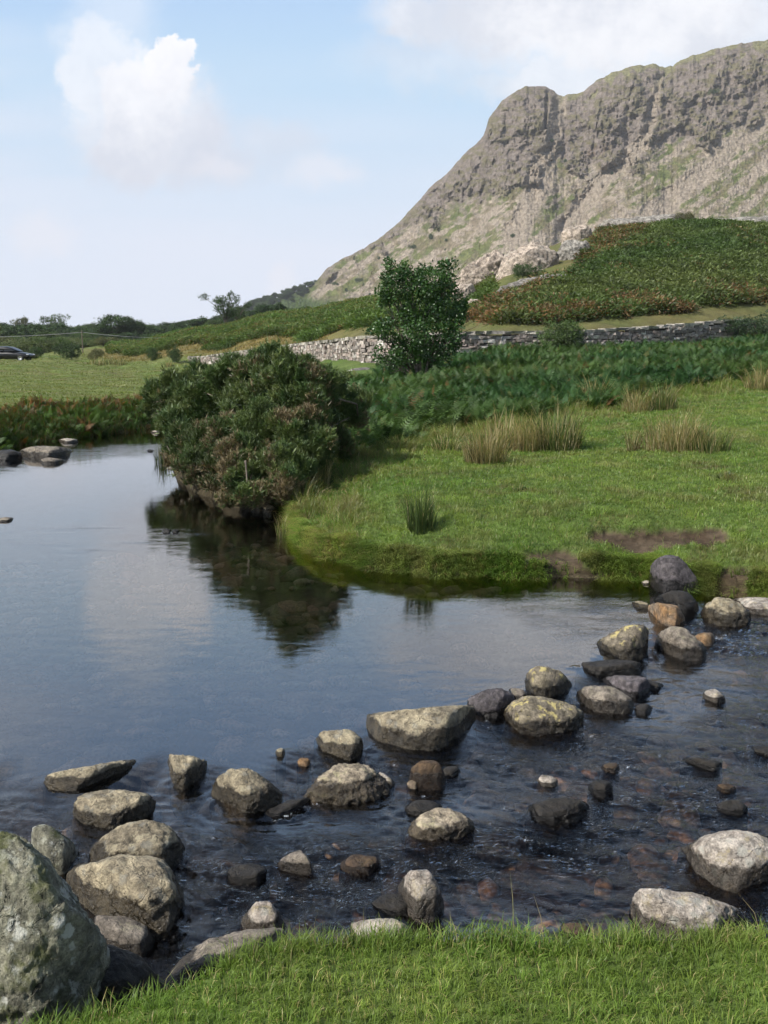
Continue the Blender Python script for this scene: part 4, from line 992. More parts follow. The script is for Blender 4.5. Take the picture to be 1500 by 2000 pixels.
# ------------------------------------------------------------------ bracken: past counting
def frond(n_p, seed, droop=.55, lv=2):
    g = np.random.default_rng(seed)
    t = np.linspace(0, 1, n_p + 4)
    r = np.stack([droop * t ** 2.2 * .8, g.normal(0, .02, len(t)).cumsum() * .2, t - .32 * droop * t ** 3], -1)
    V, F, C = [], [], []
    def add(v, f, c):
        o = len(V); V.extend(v); F.extend([[o + i for i in q] for q in f]); C.extend(c)
    for i in range(len(t) - 1):
        w = .008
        add([r[i] + (0, w, 0), r[i] - (0, w, 0), r[i + 1]], [(0, 1, 2)], [.8, .8, .9])
    for i in range(3, len(t)):
        tt = (t[i] - t[3]) / (1 - t[3])
        Ln = .27 * (1 - tt) ** .75 * (.55 + .45 * min(1, tt * 5)) + .02
        d = r[i] - r[i - 1]; d /= np.linalg.norm(d)
        for s in (-1, 1):
            sdv = np.array([0, s, 0.]) * .86 + d * .42 + np.array([0, 0, g.uniform(-.25, .1)]); sdv /= np.linalg.norm(sdv)
            nrm = np.cross(sdv, d); wv = np.cross(nrm, sdv); wv /= np.linalg.norm(wv)
            b = r[i]; tip = b + sdv * Ln + np.array([0, 0, -.10 * Ln])
            W_ = Ln * .17
            if lv >= 2:
                a1 = b + sdv * Ln * .22; a2 = b + sdv * Ln * .45; a3 = b + sdv * Ln * .68
                add([b, a1 + wv * W_, a2, a1 - wv * W_], [(0, 1, 2), (0, 2, 3)], [.8, 1.05, 1, 1.05])
                add([a1, a2 + wv * W_ * .85, a3, a2 - wv * W_ * .85], [(0, 1, 2), (0, 2, 3)], [.9, 1.1, 1, 1.1])
                add([a2, a3 + wv * W_ * .6, tip, a3 - wv * W_ * .6], [(0, 1, 2), (0, 2, 3)], [.95, 1.1, 1.1, 1.1])
            else:
                a2 = b + sdv * Ln * .45
                add([b, a2 + wv * W_ * 1.25, tip, a2 - wv * W_ * 1.25], [(0, 1, 2), (0, 2, 3)], [.85, 1, 1.1, 1])
    return np.array(V), np.array(F), np.array(C)
FR_HI = [frond(13, 40 + i, .35 + .12 * i, 2) for i in range(6)]
def tuft_t(seed, n=12):
    g = np.random.default_rng(seed); V, F, C = [], [], []
    for i in range(n):
        a, r = g.uniform(0, 6.28), g.uniform(.1, .55); z = g.uniform(.25, .9) * (1 - r * .5)
        p = np.array([r * np.cos(a), r * np.sin(a), z]); d = np.array([np.cos(a), np.sin(a), g.uniform(-.3, .8)]) * g.uniform(.14, .30)
        s = np.cross(d, g.normal(size=3)); s = s / np.linalg.norm(s) * g.uniform(.04, .07); o = len(V)
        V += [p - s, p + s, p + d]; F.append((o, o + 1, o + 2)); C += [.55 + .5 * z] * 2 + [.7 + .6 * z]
    return np.array(V), np.array(F), np.array(C)
TUFTS = [tuft_t(900 + i) for i in range(8)]
FR_LO = [frond(6, 60 + i, .4 + .12 * i, 1) for i in range(5)]

def bracken_mesh(label, x, y, h, pal_f, temps, tilt=.35):
    n = len(x); z = ground_z(x, y)
    up = np.stack([rng.normal(0, tilt, n), rng.normal(0, tilt, n), np.ones(n)], -1)
    M = frames(up, rng.uniform(0, 6.28, n)) * h[:, None, None]
    V, F, C = place(temps, rng.integers(0, len(temps), n), M, np.stack([x, y, z - .05], -1), pal_f)
    o = link('bracken', build_mesh('bracken', V, F, FERN, C, None, False))
    tag(o, label, 'bracken', kind='stuff')

def all_bracken():
    # in front of the wall
    n = 36000
    px = rng.uniform(640, 1760, n); y0 = bracken_front(px); y1 = wall_Y(px) - .9
    y = y0 + (y1 - y0) * rng.random(n) ** 1.25 + fbm(xyz(px * .02, 0, 0), 2) * 1.2; s, _ = ray(px, 690); x = s * y
    keep = ~((px < 735) & (y > 30)) & (stream_sd(x, y) > 1.0)
    cl = fbm(xyz(x * .45, y * .45, 2), 3); keep &= rng.random(n) < np.clip(1.0 + cl * .9, .15, 1)
    x, y, px, cl = x[keep], y[keep], px[keep], cl[keep]; n = len(x)
    h = (.52 + .20 * cl) * rng.uniform(.6, 1.2, n) * np.interp(px, [660, 760, 1760], [.85, 1, 1.1]) * np.maximum(np.interp(wall_Y(px) - y, [.9, 4, 9], [.55, .75, 1]), np.interp(px, [880, 960], [0, .95]))
    pt = fbm(xyz(x * .22, y * .22, 12), 3)
    c = mix((.044, .105, .034), (.092, .150, .040), np.clip(.45 + pt, 0, 1)) * rng.uniform(.7, 1.3, (n, 1))
    yl = rng.random(n) < .05; c = np.where(yl[:, None], pick([(.16, .16, .05), (.17, .10, .04)], n), c)
    bracken_mesh('deep green waist-high bracken between the turf point and the stone wall', x, y, h, c, FR_HI)
    # right hand knoll behind the wall
    n = 170000
    px = rng.uniform(890, 2000, n); y = wall_Y(px) + 1.5 + rng.random(n) ** .9 * (100 - wall_Y(px)); s, _ = ray(px, 690); x = s * y
    z = ground_z(x, y); row = row_of(x, y, z)
    edge = np.interp(row, [420, 440, 455, 470, 500, 530, 560, 590, 610, 640], [1340, 1240, 1170, 1160, 1150, 1120, 1050, 985, 930, 905])
    nz = fbm(xyz(x * .25, y * .25, 0), 4)
    foot = np.interp(px, [900, 1000, 1100, 1200, 1300, 1400, 1500], [626, 636, 632, 622, 612, 600, 590])
    keep = (px + nz * 28 > edge) & (row < foot + nz * 8) & (row > 418) & (rng.random(n) < np.clip(.95 + nz * .8, .25, 1)) & (y < 98)
    x, y, row, px, nz, foot = x[keep], y[keep], row[keep], px[keep], nz[keep], foot[keep]; n = len(x)
    rust = np.clip(sstep(-48, -6, row - foot) * (.22 + nz * .8) + sstep(.35, .7, nz) * .22 + sstep(40, 8, px - np.interp(row, [420, 640], [1290, 925])) * .5, 0, .85)
    c = mix((.080, .130, .036), (.120, .152, .046), np.clip(.5 + fbm(xyz(x * .1, y * .1, 3), 3), 0, 1))
    isr = rng.random(n) < rust
    c = np.where(isr[:, None], pick([(.23, .125, .055), (.21, .15, .07), (.16, .095, .045)], n), c) * rng.uniform(.85, 1.15, (n, 1)) * np.clip(1 + .55 * fbm(xyz(x * .8, y * .8, 1), 3), .45, 1.5)[:, None]
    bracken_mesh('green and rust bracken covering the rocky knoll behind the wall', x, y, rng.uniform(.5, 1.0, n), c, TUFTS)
    # long slope running down to the left behind the wall
    n = 110000
    px = rng.uniform(215, 960, n)
    y0 = np.interp(px, [200, 400, 560, 740, 900], [118, 97, 84, 60, 58]); y = y0 + (146 - y0) * rng.random(n); s, _ = ray(px, 690); x = s * y
    nz = fbm(xyz(x * .12, y * .12, 9), 4); keep = (y > y0 + 6 + nz * 10) & (rng.random(n) < np.clip(1 + nz, .3, 1)); x, y, nz, px = x[keep], y[keep], nz[keep], px[keep]; n = len(x)
    c = mix((.085, .145, .032), (.125, .165, .042), np.clip(.5 + nz * 1.2, 0, 1))
    isr = rng.random(n) < np.clip(.10 + .3 * nz, 0, .5); c = np.where(isr[:, None], pick([(.19, .135, .05), (.15, .14, .05)], n), c) * rng.uniform(.85, 1.15, (n, 1)) * np.clip(1 + .5 * fbm(xyz(x * .5, y * .5, 1), 3), .45, 1.5)[:, None]
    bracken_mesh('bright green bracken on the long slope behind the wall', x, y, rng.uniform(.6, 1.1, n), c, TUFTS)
    # far left bank of the stream
    n = 15000
    px = rng.uniform(-420, 330, n); y = 21.5 + rng.random(n) * 10; s, _ = ray(px, 690); x = s * y; sd = stream_sd(x, y)
    k = (sd > .08) & (sd < 3.4 + fbm(xyz(x * .5, y * .5, 1), 2)); x, y, sd = x[k], y[k], sd[k]; n = len(x)
    nz = fbm(xyz(x * .5, y * .5, 4), 3)
    c = mix((.060, .120, .028), (.085, .15, .03), np.clip(.5 + nz, 0, 1)); isr = rng.random(n) < np.clip(.55 * sstep(.9, 2.2, sd) + nz * .5, 0.03, .8)
    c = np.where(isr[:, None], pick([(.26, .12, .04), (.20, .13, .06), (.15, .085, .04)], n), c) * rng.uniform(.55, 1.25, (n, 1))
    bracken_mesh('green and rust ferns lining the far left bank', x, y, rng.uniform(.20, .42, n) * np.clip(1 + .9 * nz, .5, 1.7), c, FR_HI[:4], .8)
    m = 34000; px = rng.uniform(-420, 335, m); y = 21.5 + rng.random(m) * 8; s, _ = ray(px, 690); x = s * y; sd = stream_sd(x, y)
    k = (sd > .0) & (sd < 1.9 + .8 * fbm(xyz(x * .6, y * .6, 3), 2)); x, y, sd = x[k], y[k], sd[k]; m = len(x)
    hv = np.clip(1 + .9 * fbm(xyz(x * .9, y * .9, 14), 3), .35, 1.9)
    c = mix((.040, .062, .020), (.10, .10, .035), np.clip(rng.random(m) * .7 + .3 * fbm(xyz(x, y, 0), 2), 0, 1)); br = rng.random(m) < .25; c = np.where(br[:, None], pick([(.16, .11, .05), (.10, .075, .035), (.20, .10, .04)], m), c)
    V, F, C = blades(np.stack([x, y, ground_z(x, y)], -1), rng.uniform(.10, .30, m) * hv, rng.uniform(.008, .014, m), rng.uniform(.6, 2.0, m), rng.normal(-1.5, .9, m), c)
    tag(link('grass', build_mesh('grass', V, F, GRASS, C, None, False)), 'long dark drooping grass on the far left bank', 'grass', kind='stuff')
all_bracken()

# ------------------------------------------------------------------ gorse bushes
def sprig(seed, n=7):
    g = np.random.default_rng(seed); V, F, C = [], [], []
    for i in range(n):
        b = np.array([0, 0, g.uniform(0, .55)]); a = g.uniform(0, 6.28)
        d = np.array([np.cos(a) * .55, np.sin(a) * .55, g.uniform(.4, 1.0)]); L = g.uniform(.35, .6)
        s = np.cross(d, g.normal(size=3)); s /= np.linalg.norm(s)
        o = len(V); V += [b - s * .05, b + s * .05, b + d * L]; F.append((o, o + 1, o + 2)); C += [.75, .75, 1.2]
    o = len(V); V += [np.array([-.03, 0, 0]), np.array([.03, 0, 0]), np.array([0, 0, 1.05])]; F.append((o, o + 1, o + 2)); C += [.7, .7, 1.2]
    return np.array(V), np.array(F), np.array(C)
SPRIGS = [sprig(80 + i) for i in range(8)]

def lumps(blobs, m=9, size=(.30, .52), reach=.80):
    out = []
    for b in blobs:
        out.append(tuple(np.array(b) * np.array([1, 1, 1, .72, .72, .72])))
        for _ in range(m):
            d = rng.normal(size=3); d /= np.linalg.norm(d); r = rng.uniform(*size)
            p = np.array(b[:3]) + d * np.array(b[3:]) * reach * rng.uniform(.85, 1.12)
            out.append((*p, b[3] * r, b[4] * r, b[5] * r * rng.uniform(.8, 1.1)))
    return out

def blob_points(blobs, n, jit=.16, shell=.55):
    """random points in the outer shell of ellipsoids [(cx,cy,cz,rx,ry,rz)], with outward directions; points deep in a neighbour are dropped"""
    B = np.array(blobs, float); wt = (B[:, 3] * B[:, 5]) ; k = rng.choice(len(B), n, p=wt / wt.sum())
    d = rng.normal(size=(n, 3)); d /= np.linalg.norm(d, axis=1, keepdims=True)
    rad = 1 - shell * rng.random(n) ** 2.2 + rng.normal(0, jit * .5, n)
    lump = fbm(d * 2.2 + k[:, None] * 5.1, 3)
    rad = rad * (1 + .26 * lump)
    P = B[k, :3] + d * B[k, 3:] * rad[:, None]
    keep = np.ones(n, bool)
    for b in B: keep &= (((P - b[:3]) / b[3:]) ** 2).sum(1) > .28
    nrm = d / B[k, 3:]; nrm /= np.linalg.norm(nrm, axis=1, keepdims=True)
    return P[keep], nrm[keep], k[keep], lump[keep]

def blobs_px(L, flat=.8):
    out = []
    for px, py, Y, rx, ry in L:
        p = at(px, py, Y); a = rx / FPX * Y; out.append((p[0], p[1], p[2], a, a * flat, ry / FPX * Y))
    return out

GORSEG = 'gorse bushes massed on the stream bank'
def gorse(label, L, n, size=.13, brown=.15, base=None, branches=3, greens=None):
    B = blobs_px(L)
    P, N, k, lump = blob_points(lumps(B, 15, (.18, .42), .86), int(n * 1.9), .16, .8)
    gz = ground_z(P[:, 0], P[:, 1]); sdp = stream_sd(P[:, 0], P[:, 1]); kk = P[:, 2] > np.where(sdp > 0, gz, .06) ; P, N, k, lump = P[kk], N[kk], k[kk], lump[kk]
    org = np.array([np.mean([b[0] for b in B]), np.mean([b[1] for b in B]), 0]); org[2] = max(float(ground_z(org[0:1], org[1:2])[0]), .05)
    n = len(P)
    cn = fbm(P * 1.9 + 3, 3); cn2 = fbm(P * 6 + 9, 2)
    g1, g2 = greens or ((.060, .115, .030), (.165, .205, .060))
    c = mix(g1, g2, np.clip(.40 + fbm(k[:, None] * np.array([[3.7, 5.1, 2.3]]), 1) * .8 + cn2 * .5 + .3 * lump, 0, 1))
    isb = rng.random(n) < np.clip(brown * 1.2 + .06 + 1.7 * (cn - .65 + brown), 0, .93)
    isb |= (P[:, 2] < org[2] + .25) & (rng.random(n) < .5)
    dirs = N * .7 + np.array([0, 0, .9]) + rng.normal(0, .30, (n, 3))
    M = frames(dirs, rng.uniform(0, 6.28, n)) * (size * .8 * rng.uniform(.6, 1.3, n) * np.where(rng.random(n) < .06, 1.7, 1))[:, None, None]
    c = c * rng.uniform(.65, 1.35, (n, 1))
    ids = rng.integers(0, 8, n)
    root = tag(empty('gorse_bush', org), label, 'gorse', GORSEG)
    for nm, sel, colr in (('foliage', ~isb, c), ('dead_foliage', isb, pick([(.235, .18, .095), (.16, .12, .065), (.32, .25, .14)], n) * rng.uniform(.6, 1.25, (n, 1)))):
        if sel.sum() < 30: continue
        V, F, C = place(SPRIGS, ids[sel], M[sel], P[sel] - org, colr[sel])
        link(nm, build_mesh(nm, V, F, GORSE, C, None, False), root)
    T = []
    for b in B:
        for _ in range(branches):
            e = np.array(b[:3]) + rng.normal(0, .45, 3) * np.array(b[3:]) - org; s0 = np.mean([q[:3] for q in B], 0) - org
            mid = (s0 + e) / 2 + rng.normal(0, .10, 3)
            T.append(tube([s0, mid, e], [.022, .015, .006], 5))
    V, F = join(T); br = link('branches', build_mesh('branches', V, F, BARK), root)
    return root

gorse('dark gorse bush at the left end of the gorse bank, arching over the water', [(330, 775, 19.5, 42, 38), (298, 772, 19.5, 16, 16), (375, 755, 19.5, 48, 42), (372, 800, 19, 55, 45), (350, 838, 18.5, 40, 32), (290, 795, 19.5, 12, 20), (410, 800, 18.5, 45, 45)], 11000, .15, .06)
gorse('gorse bush with a tall green spike in front of the wall', [(452, 738, 16.4, 46, 40), (512, 728, 15.6, 45, 38), (532, 695, 15.6, 15, 20), (480, 785, 15.5, 55, 45), (410, 765, 17, 38, 36)], 10000, .15, .10)
gorse('tallest broad gorse bush, brownish on its right side', [(570, 748, 13.7, 48, 42), (620, 760, 14.1, 46, 44), (660, 800, 15.2, 38, 46), (590, 805, 13.7, 60, 52), (535, 780, 14, 46, 42), (655, 750, 15, 26, 22), (692, 815, 15.4, 24, 28), (700, 780, 16, 26, 26), (558, 712, 13.7, 18, 24), (600, 718, 13.9, 16, 20)], 17000, .11, .26)
gorse('front gorse bush on the bank with a bare pale branch', [(520, 835, 13.4, 56, 48), (590, 858, 13.3, 56, 52), (640, 850, 14.4, 42, 48), (560, 905, 12.9, 48, 45), (622, 895, 13.9, 28, 34), (548, 950, 12.6, 34, 34), (515, 958, 13.2, 44, 34)], 20000, .10, .25)
gorse('brown half-dead gorse drooping toward the water', [(478, 885, 13.2, 50, 48), (470, 935, 12.9, 44, 40), (500, 965, 12.6, 36, 22), (440, 850, 14.2, 40, 36), (455, 972, 13.1, 36, 18), (500, 962, 12.6, 30, 15)], 13000, .10, .56)
gorse('low green gorse at the waterline left of the half-dead bush', [(400, 880, 15.2, 46, 42), (385, 912, 14.9, 42, 26), (365, 870, 16, 30, 42), (430, 915, 14.6, 34, 24), (345, 890, 16.5, 22, 30), (352, 908, 16.0, 30, 16), (392, 932, 15.0, 34, 16), (428, 950, 14.2, 34, 18)], 8500, .13, .28, greens=((.05, .09, .022), (.10, .13, .04)))
gorse('small gorse sprouts under the bare branch beside the turf', [(560, 965, 12.9, 30, 26), (580, 925, 13.3, 26, 30)], 2600, .11, .12)
def bare_branch(label, pts, Y):
    P = np.array([at(a, b, Y + d) for a, b, d in pts]); o = P[0].copy()
    T = [tube(P - o, np.linspace(.018, .006, len(P)), 6)]
    T.append(tube(np.array([P[1] - o, P[1] - o + (.05, -.03, .13)]), [.009, .004], 5))
    V, F = join(T); return tag(link('branch', build_mesh('branch', V, F, PALE_BARK), None, o), label, 'branch')
bare_branch('bare pale curved branch poking from the front gorse bush', [(545, 875, 0), (520, 872, -.5), (495, 870, -.7), (478, 862, -.75)], 14.0)

# ------------------------------------------------------------------ trees
def leaf_t(k=.55):
    v = np.array([[0, 0, 0], [k * .5, .45, .06], [0, 1, 0], [-k * .5, .45, .06]]); return v, np.array([[0, 1, 2], [0, 2, 3]]), np.array([.9, 1, 1.05, 1.0])
def clump_t(seed, n=9):
    g = np.random.default_rng(seed); V, F, C = [], [], []
    for i in range(n):
        p = g.normal(0, .45, 3); m = frames(g.normal(size=(1, 3)), g.uniform(0, 6.28, 1))[0]; s = g.uniform(.35, .65)
        o = len(V); V += [p + m @ (np.array(q) * s) for q in ((-.5, -.3, 0), (.5, -.3, 0), (.3, .5, .1), (-.35, .45, 0))]; F += [(o, o + 1, o + 2), (o, o + 2, o + 3)]; C += [.8, .8, 1.15, 1.15]
    return np.array(V), np.array(F), np.array(C)
CLUMPS = [clump_t(300 + i) for i in range(6)]

def alder():
    Y = 30.5
    B = blobs_px([(765, 548, Y, 26, 30), (752, 575, Y, 18, 16), (850, 548, Y, 32, 34), (820, 590, Y, 55, 50), (872, 590, Y, 36, 36), (893, 612, Y, 18, 18), (775, 640, Y, 36, 34), (835, 645, Y, 62, 52), (880, 655, Y, 24, 28), (735, 640, Y, 18, 12), (800, 690, Y, 34, 32), (846, 695, Y, 34, 30), (742, 692, Y, 18, 12), (800, 540, Y, 22, 26), (870, 525, Y, 16, 20), (760, 520, Y, 11, 14), (775, 708, Y, 22, 12), (905, 600, Y, 10, 12)], .95)
    base = at(822, 725, Y); base[2] = float(ground_z(base[0:1], base[1:2])[0])
    root = tag(empty('alder_tree', base), 'bushy dark green broadleaf tree standing alone before the stone wall', 'tree')
    T = []
    for b in B:
        e = np.array(b[:3]) - base; s0 = np.array([rng.normal(0, .10), rng.normal(0, .10), -.2])
        m1 = s0 + (e - s0) * .35 + np.array([0, 0, .12 * e[2]]); m2 = s0 + (e - s0) * .7 + rng.normal(0, .06, 3)
        T.append(tube([s0, m1, m2, e], [.05, .035, .022, .008], 6))
        for _ in range(5):
            q = e + rng.normal(0, .8, 3) * np.array(b[3:]); T.append(tube([m2, (m2 + q) / 2 + rng.normal(0, .04, 3), q], [.012, .009, .003], 4))
    V, F = join(T); link('trunk', build_mesh('trunk', V, F, BARK), root)
    P, N, k, lump = blob_points(lumps(B, 9, (.22, .5), 1.0), 31000, .45, .8)
    n = len(P); d = N * .5 + rng.normal(0, .6, (n, 3)) + np.array([0, 0, .2])
    M = frames(d, rng.uniform(0, 6.28, n)) * rng.uniform(.045, .10, n)[:, None, None]
    c = mix((.026, .074, .018), (.070, .145, .034), np.clip(.5 + fbm(P * 2.5, 3), 0, 1)) * rng.uniform(.65, 1.4, (n, 1))
    V, F, C = place([leaf_t(.75)], np.zeros(n, int), M[:, :, [0, 2, 1]], P - base, c)
    link('crown', build_mesh('crown', V, F, LEAF, C, None, False), root)
alder()

def tree_proto(seed, kind):
    """unit-height tree: crown arrays and trunk arrays"""
    g = np.random.default_rng(seed); B = []
    if kind == 'round':
        B = [(0, 0, .62, .33, .33, .30)] + [(g.normal(0, .2), g.normal(0, .2), g.uniform(.4, .8), g.uniform(.14, .22), g.uniform(.14, .22), g.uniform(.12, .2)) for _ in range(9)]
    elif kind == 'tall':
        B = [(0, 0, .6, .2, .2, .34)] + [(g.normal(0, .12), g.normal(0, .12), g.uniform(.35, .85), g.uniform(.09, .15), g.uniform(.09, .15), g.uniform(.1, .16)) for _ in range(9)]
    elif kind == 'scrub':
        B = [(g.normal(0, .35), g.normal(0, .3), g.uniform(.3, .6), g.uniform(.22, .36), g.uniform(.22, .36), g.uniform(.22, .36)) for _ in range(8)]
    elif kind == 'airy':
        B = [(g.normal(0, .17), g.normal(0, .17), g.uniform(.45, .92), g.uniform(.09, .15), g.uniform(.09, .15), g.uniform(.07, .11)) for _ in range(16)]
    n = {'round': 2600, 'tall': 2200, 'scrub': 2200, 'airy': 1200}[kind]
    P, N, k, lump = blob_points(B, n, .25, .6); P = P[P[:, 2] > .03]; n = len(P)
    M = frames(g.normal(size=(n, 3)), g.uniform(0, 6.28, n)) * (g.uniform(.5, 1.2, n) * (.032 if kind == 'airy' else .05))[:, None, None]
    c = np.ones((n, 3)) * np.clip(.95 + .5 * fbm(P * 5 + seed, 3), .5, 1.5)[:, None] * g.uniform(.7, 1.3, (n, 1))
    crown = place(CLUMPS, g.integers(0, 6, n), M, P, c)
    T = [tube([(0, 0, -.08), (g.normal(0, .015), g.normal(0, .015), .3), (g.normal(0, .03), 0, .62)], [.03, .02, .008], 6)]
    for b in B[1:]: T.append(tube([(0, 0, g.uniform(.15, .4)), (b[0] * .5, b[1] * .5, b[2] * .75), b[:3]], [.013, .009, .003], 4))
    return crown, join(T)
TINT = {'dark': (.055, .098, .030), 'mid': (.085, .135, .040), 'pale': (.13, .165, .062), 'olive': (.145, .150, .066), 'blue': (.048, .084, .036)}
PROTO = {}
def far_tree(label, px, Y, top_py, kind='round', tint='mid', seed=0, group='trees of the far wood', width=1.0, name='tree', cat='tree', base=None):
    key = (kind, tint, seed)
    if key not in PROTO:
        (V, F, C), (tv, tf) = tree_proto(500 + seed * 7 + len(kind), kind)
        PROTO[key] = (build_mesh('crown', V, F, FAR_LEAF, C * np.array(TINT[tint]), None, False), build_mesh('trunk', tv, tf, BARK))
    cm, tm = PROTO[key]
    p = at(px, top_py, Y); z0 = float(ground_z(p[0:1], p[1:2])[0]) if base is None else base
    h = max(p[2] - z0, 1.5)
    root = tag(empty(name, (p[0], p[1], z0), rng.uniform(0, 6.28)), label, cat, group)
    root.scale = (h * width, h * width, h)
    link('trunk', tm, root); link('crown', cm, root)
    return root

def woods():
    # tree line, left to right
    prof = np.array([(-200, 628), (0, 627), (60, 630), (100, 632), (150, 636), (185, 634), (260, 636), (300, 632), (345, 626), (400, 622), (450, 612), (500, 604), (560, 598), (600, 598), (640, 588), (700, 584), (760, 588)], float)
    far_tree('great dome-crowned tree on the skyline of the far wood', 219, 215, 612, 'round', 'dark', 1, width=1.35)
    far_tree('small thin wispy tree standing proud of the skyline at the left', 106, 260, 612, 'airy', 'mid', 2)
    far_tree('grey bare-looking treetop near the parked car', 38, 260, 620, 'airy', 'olive', 3)
    far_tree('lone open-crowned tree with thin pale stems on the bracken slope', 440, 148, 571, 'airy', 'dark', 4, width=1.15)
    far_tree('smaller dark tree leaning against the lone open-crowned tree', 462, 152, 590, 'airy', 'dark', 5, width=1.2)
    far_tree('dark broad tree right of the lone open-crowned tree', 515, 165, 592, 'round', 'blue', 6, width=1.2)
    far_tree('dark upright tree at the right end of the wood', 545, 165, 590, 'tall', 'blue', 7, width=1.2)
    far_tree('dark round tree just right of the great dome-crowned tree', 262, 222, 624, 'round', 'dark', 3)
    i = 0
    for px in np.arange(-190, 560, 9):
        t = np.interp(px, prof[:, 0], prof[:, 1]) + rng.uniform(-4, 9)
        kd = ['round', 'tall', 'round', 'scrub'][i % 4]; tn = ['dark', 'mid', 'blue', 'mid', 'dark'][i % 5]
        far_tree({'dark': 'dark green tree in the far wood skyline', 'mid': 'mid green tree in the far wood skyline', 'blue': 'blackish green tree in the far wood skyline'}[tn], px + rng.uniform(-5, 5), rng.uniform(205, 330), t, kd, tn, i % 3, width=1.5 if kd != 'tall' else 1.9); i += 1
    for px in np.arange(-180, 440, 10):      # second row, a little nearer
        t = np.interp(px, prof[:, 0], prof[:, 1]) + rng.uniform(12, 30)
        tn = ['mid', 'pale', 'olive', 'mid', 'dark'][i % 5] if px < 190 else ['dark', 'mid', 'blue'][i % 3]
        far_tree({'dark': 'dark green tree in the middle ranks of the wood', 'mid': 'mid green tree in the middle ranks of the wood', 'blue': 'blackish green tree in the middle ranks of the wood', 'pale': 'pale green tree in the middle ranks of the wood', 'olive': 'olive tree in the middle ranks of the wood'}[tn], px + rng.uniform(-6, 6), rng.uniform(185, 215), t, ['round', 'scrub'][i % 2], tn, i % 3, width=1.5); i += 1
    for px in np.arange(-180, 236, 10):      # pale scrub behind the meadow
        t = np.interp(px, [-200, 0, 240], [654, 656, 662]) + rng.uniform(-6, 10)
        tn = ['pale', 'olive', 'mid'][i % 3]
        far_tree({'pale': 'pale green scrub bush below the wood', 'olive': 'olive scrub bush below the wood', 'mid': 'mid green scrub bush below the wood'}[tn], px + rng.uniform(-6, 6), rng.uniform(140, 172), t, 'scrub', tn, i % 3, 'scrub bushes behind the meadow', 1.5, 'scrub_bush', 'bush'); i += 1
    for px in np.arange(556, 770, 14):       # belt at the mountain foot
        t = np.interp(px, prof[:, 0], prof[:, 1]) + rng.uniform(-3, 7)
        far_tree('dark tree in the belt at the foot of the mountain', px, rng.uniform(165, 215), t, 'round' if i % 2 else 'scrub', ['dark', 'mid'][i % 2], i % 3, 'belt of trees at the mountain foot', 1.3); i += 1
    # bushes near the meadow
    far_tree('dark round bush on the meadow edge right of the parked car', 138, 104, 664, 'scrub', 'dark', 1, 'bushes on the meadow edge', .95, 'bush', 'bush')
    far_tree('dark low bush between the parked car and the round bush', 70, 108, 680, 'scrub', 'dark', 2, 'bushes on the meadow edge', 1.0, 'bush', 'bush')
    far_tree('small brownish bush right of the round dark bush', 186, 104, 681, 'scrub', 'olive', 1, 'bushes on the meadow edge', .9, 'bush', 'bush')
    far_tree('small dark thorn bush on the tan strip', 340, 84, 674, 'scrub', 'dark', 0, 'bushes on the meadow edge', .62, 'bush', 'bush')
    far_tree('tiny dark bush on the tan strip left of the thorn bush', 297, 96, 683, 'scrub', 'dark', 2, 'bushes on the meadow edge', .8, 'bush', 'bush')
    far_tree('dark juniper-like bush on the knoll beside the pink outcrop', 1022, 72, 516, 'scrub', 'dark', 0, 'bushes on the knoll', .9, 'bush', 'bush')
    far_tree('brown green bush on the skyline of the knoll', 1345, 94, 416, 'scrub', 'olive', 1, 'bushes on the knoll', .9, 'bush', 'bush')
    far_tree('bush growing over the middle of the stone wall', 1108, 41.6, 650, 'scrub', 'mid', 2, 'bushes by the wall', 1.1, 'bush', 'bush')
    far_tree('dark bush hiding the right end of the stone wall', 1478, 46.5, 604, 'scrub', 'blue', 0, 'bushes by the wall', 1.3, 'bush', 'bush')
woods()
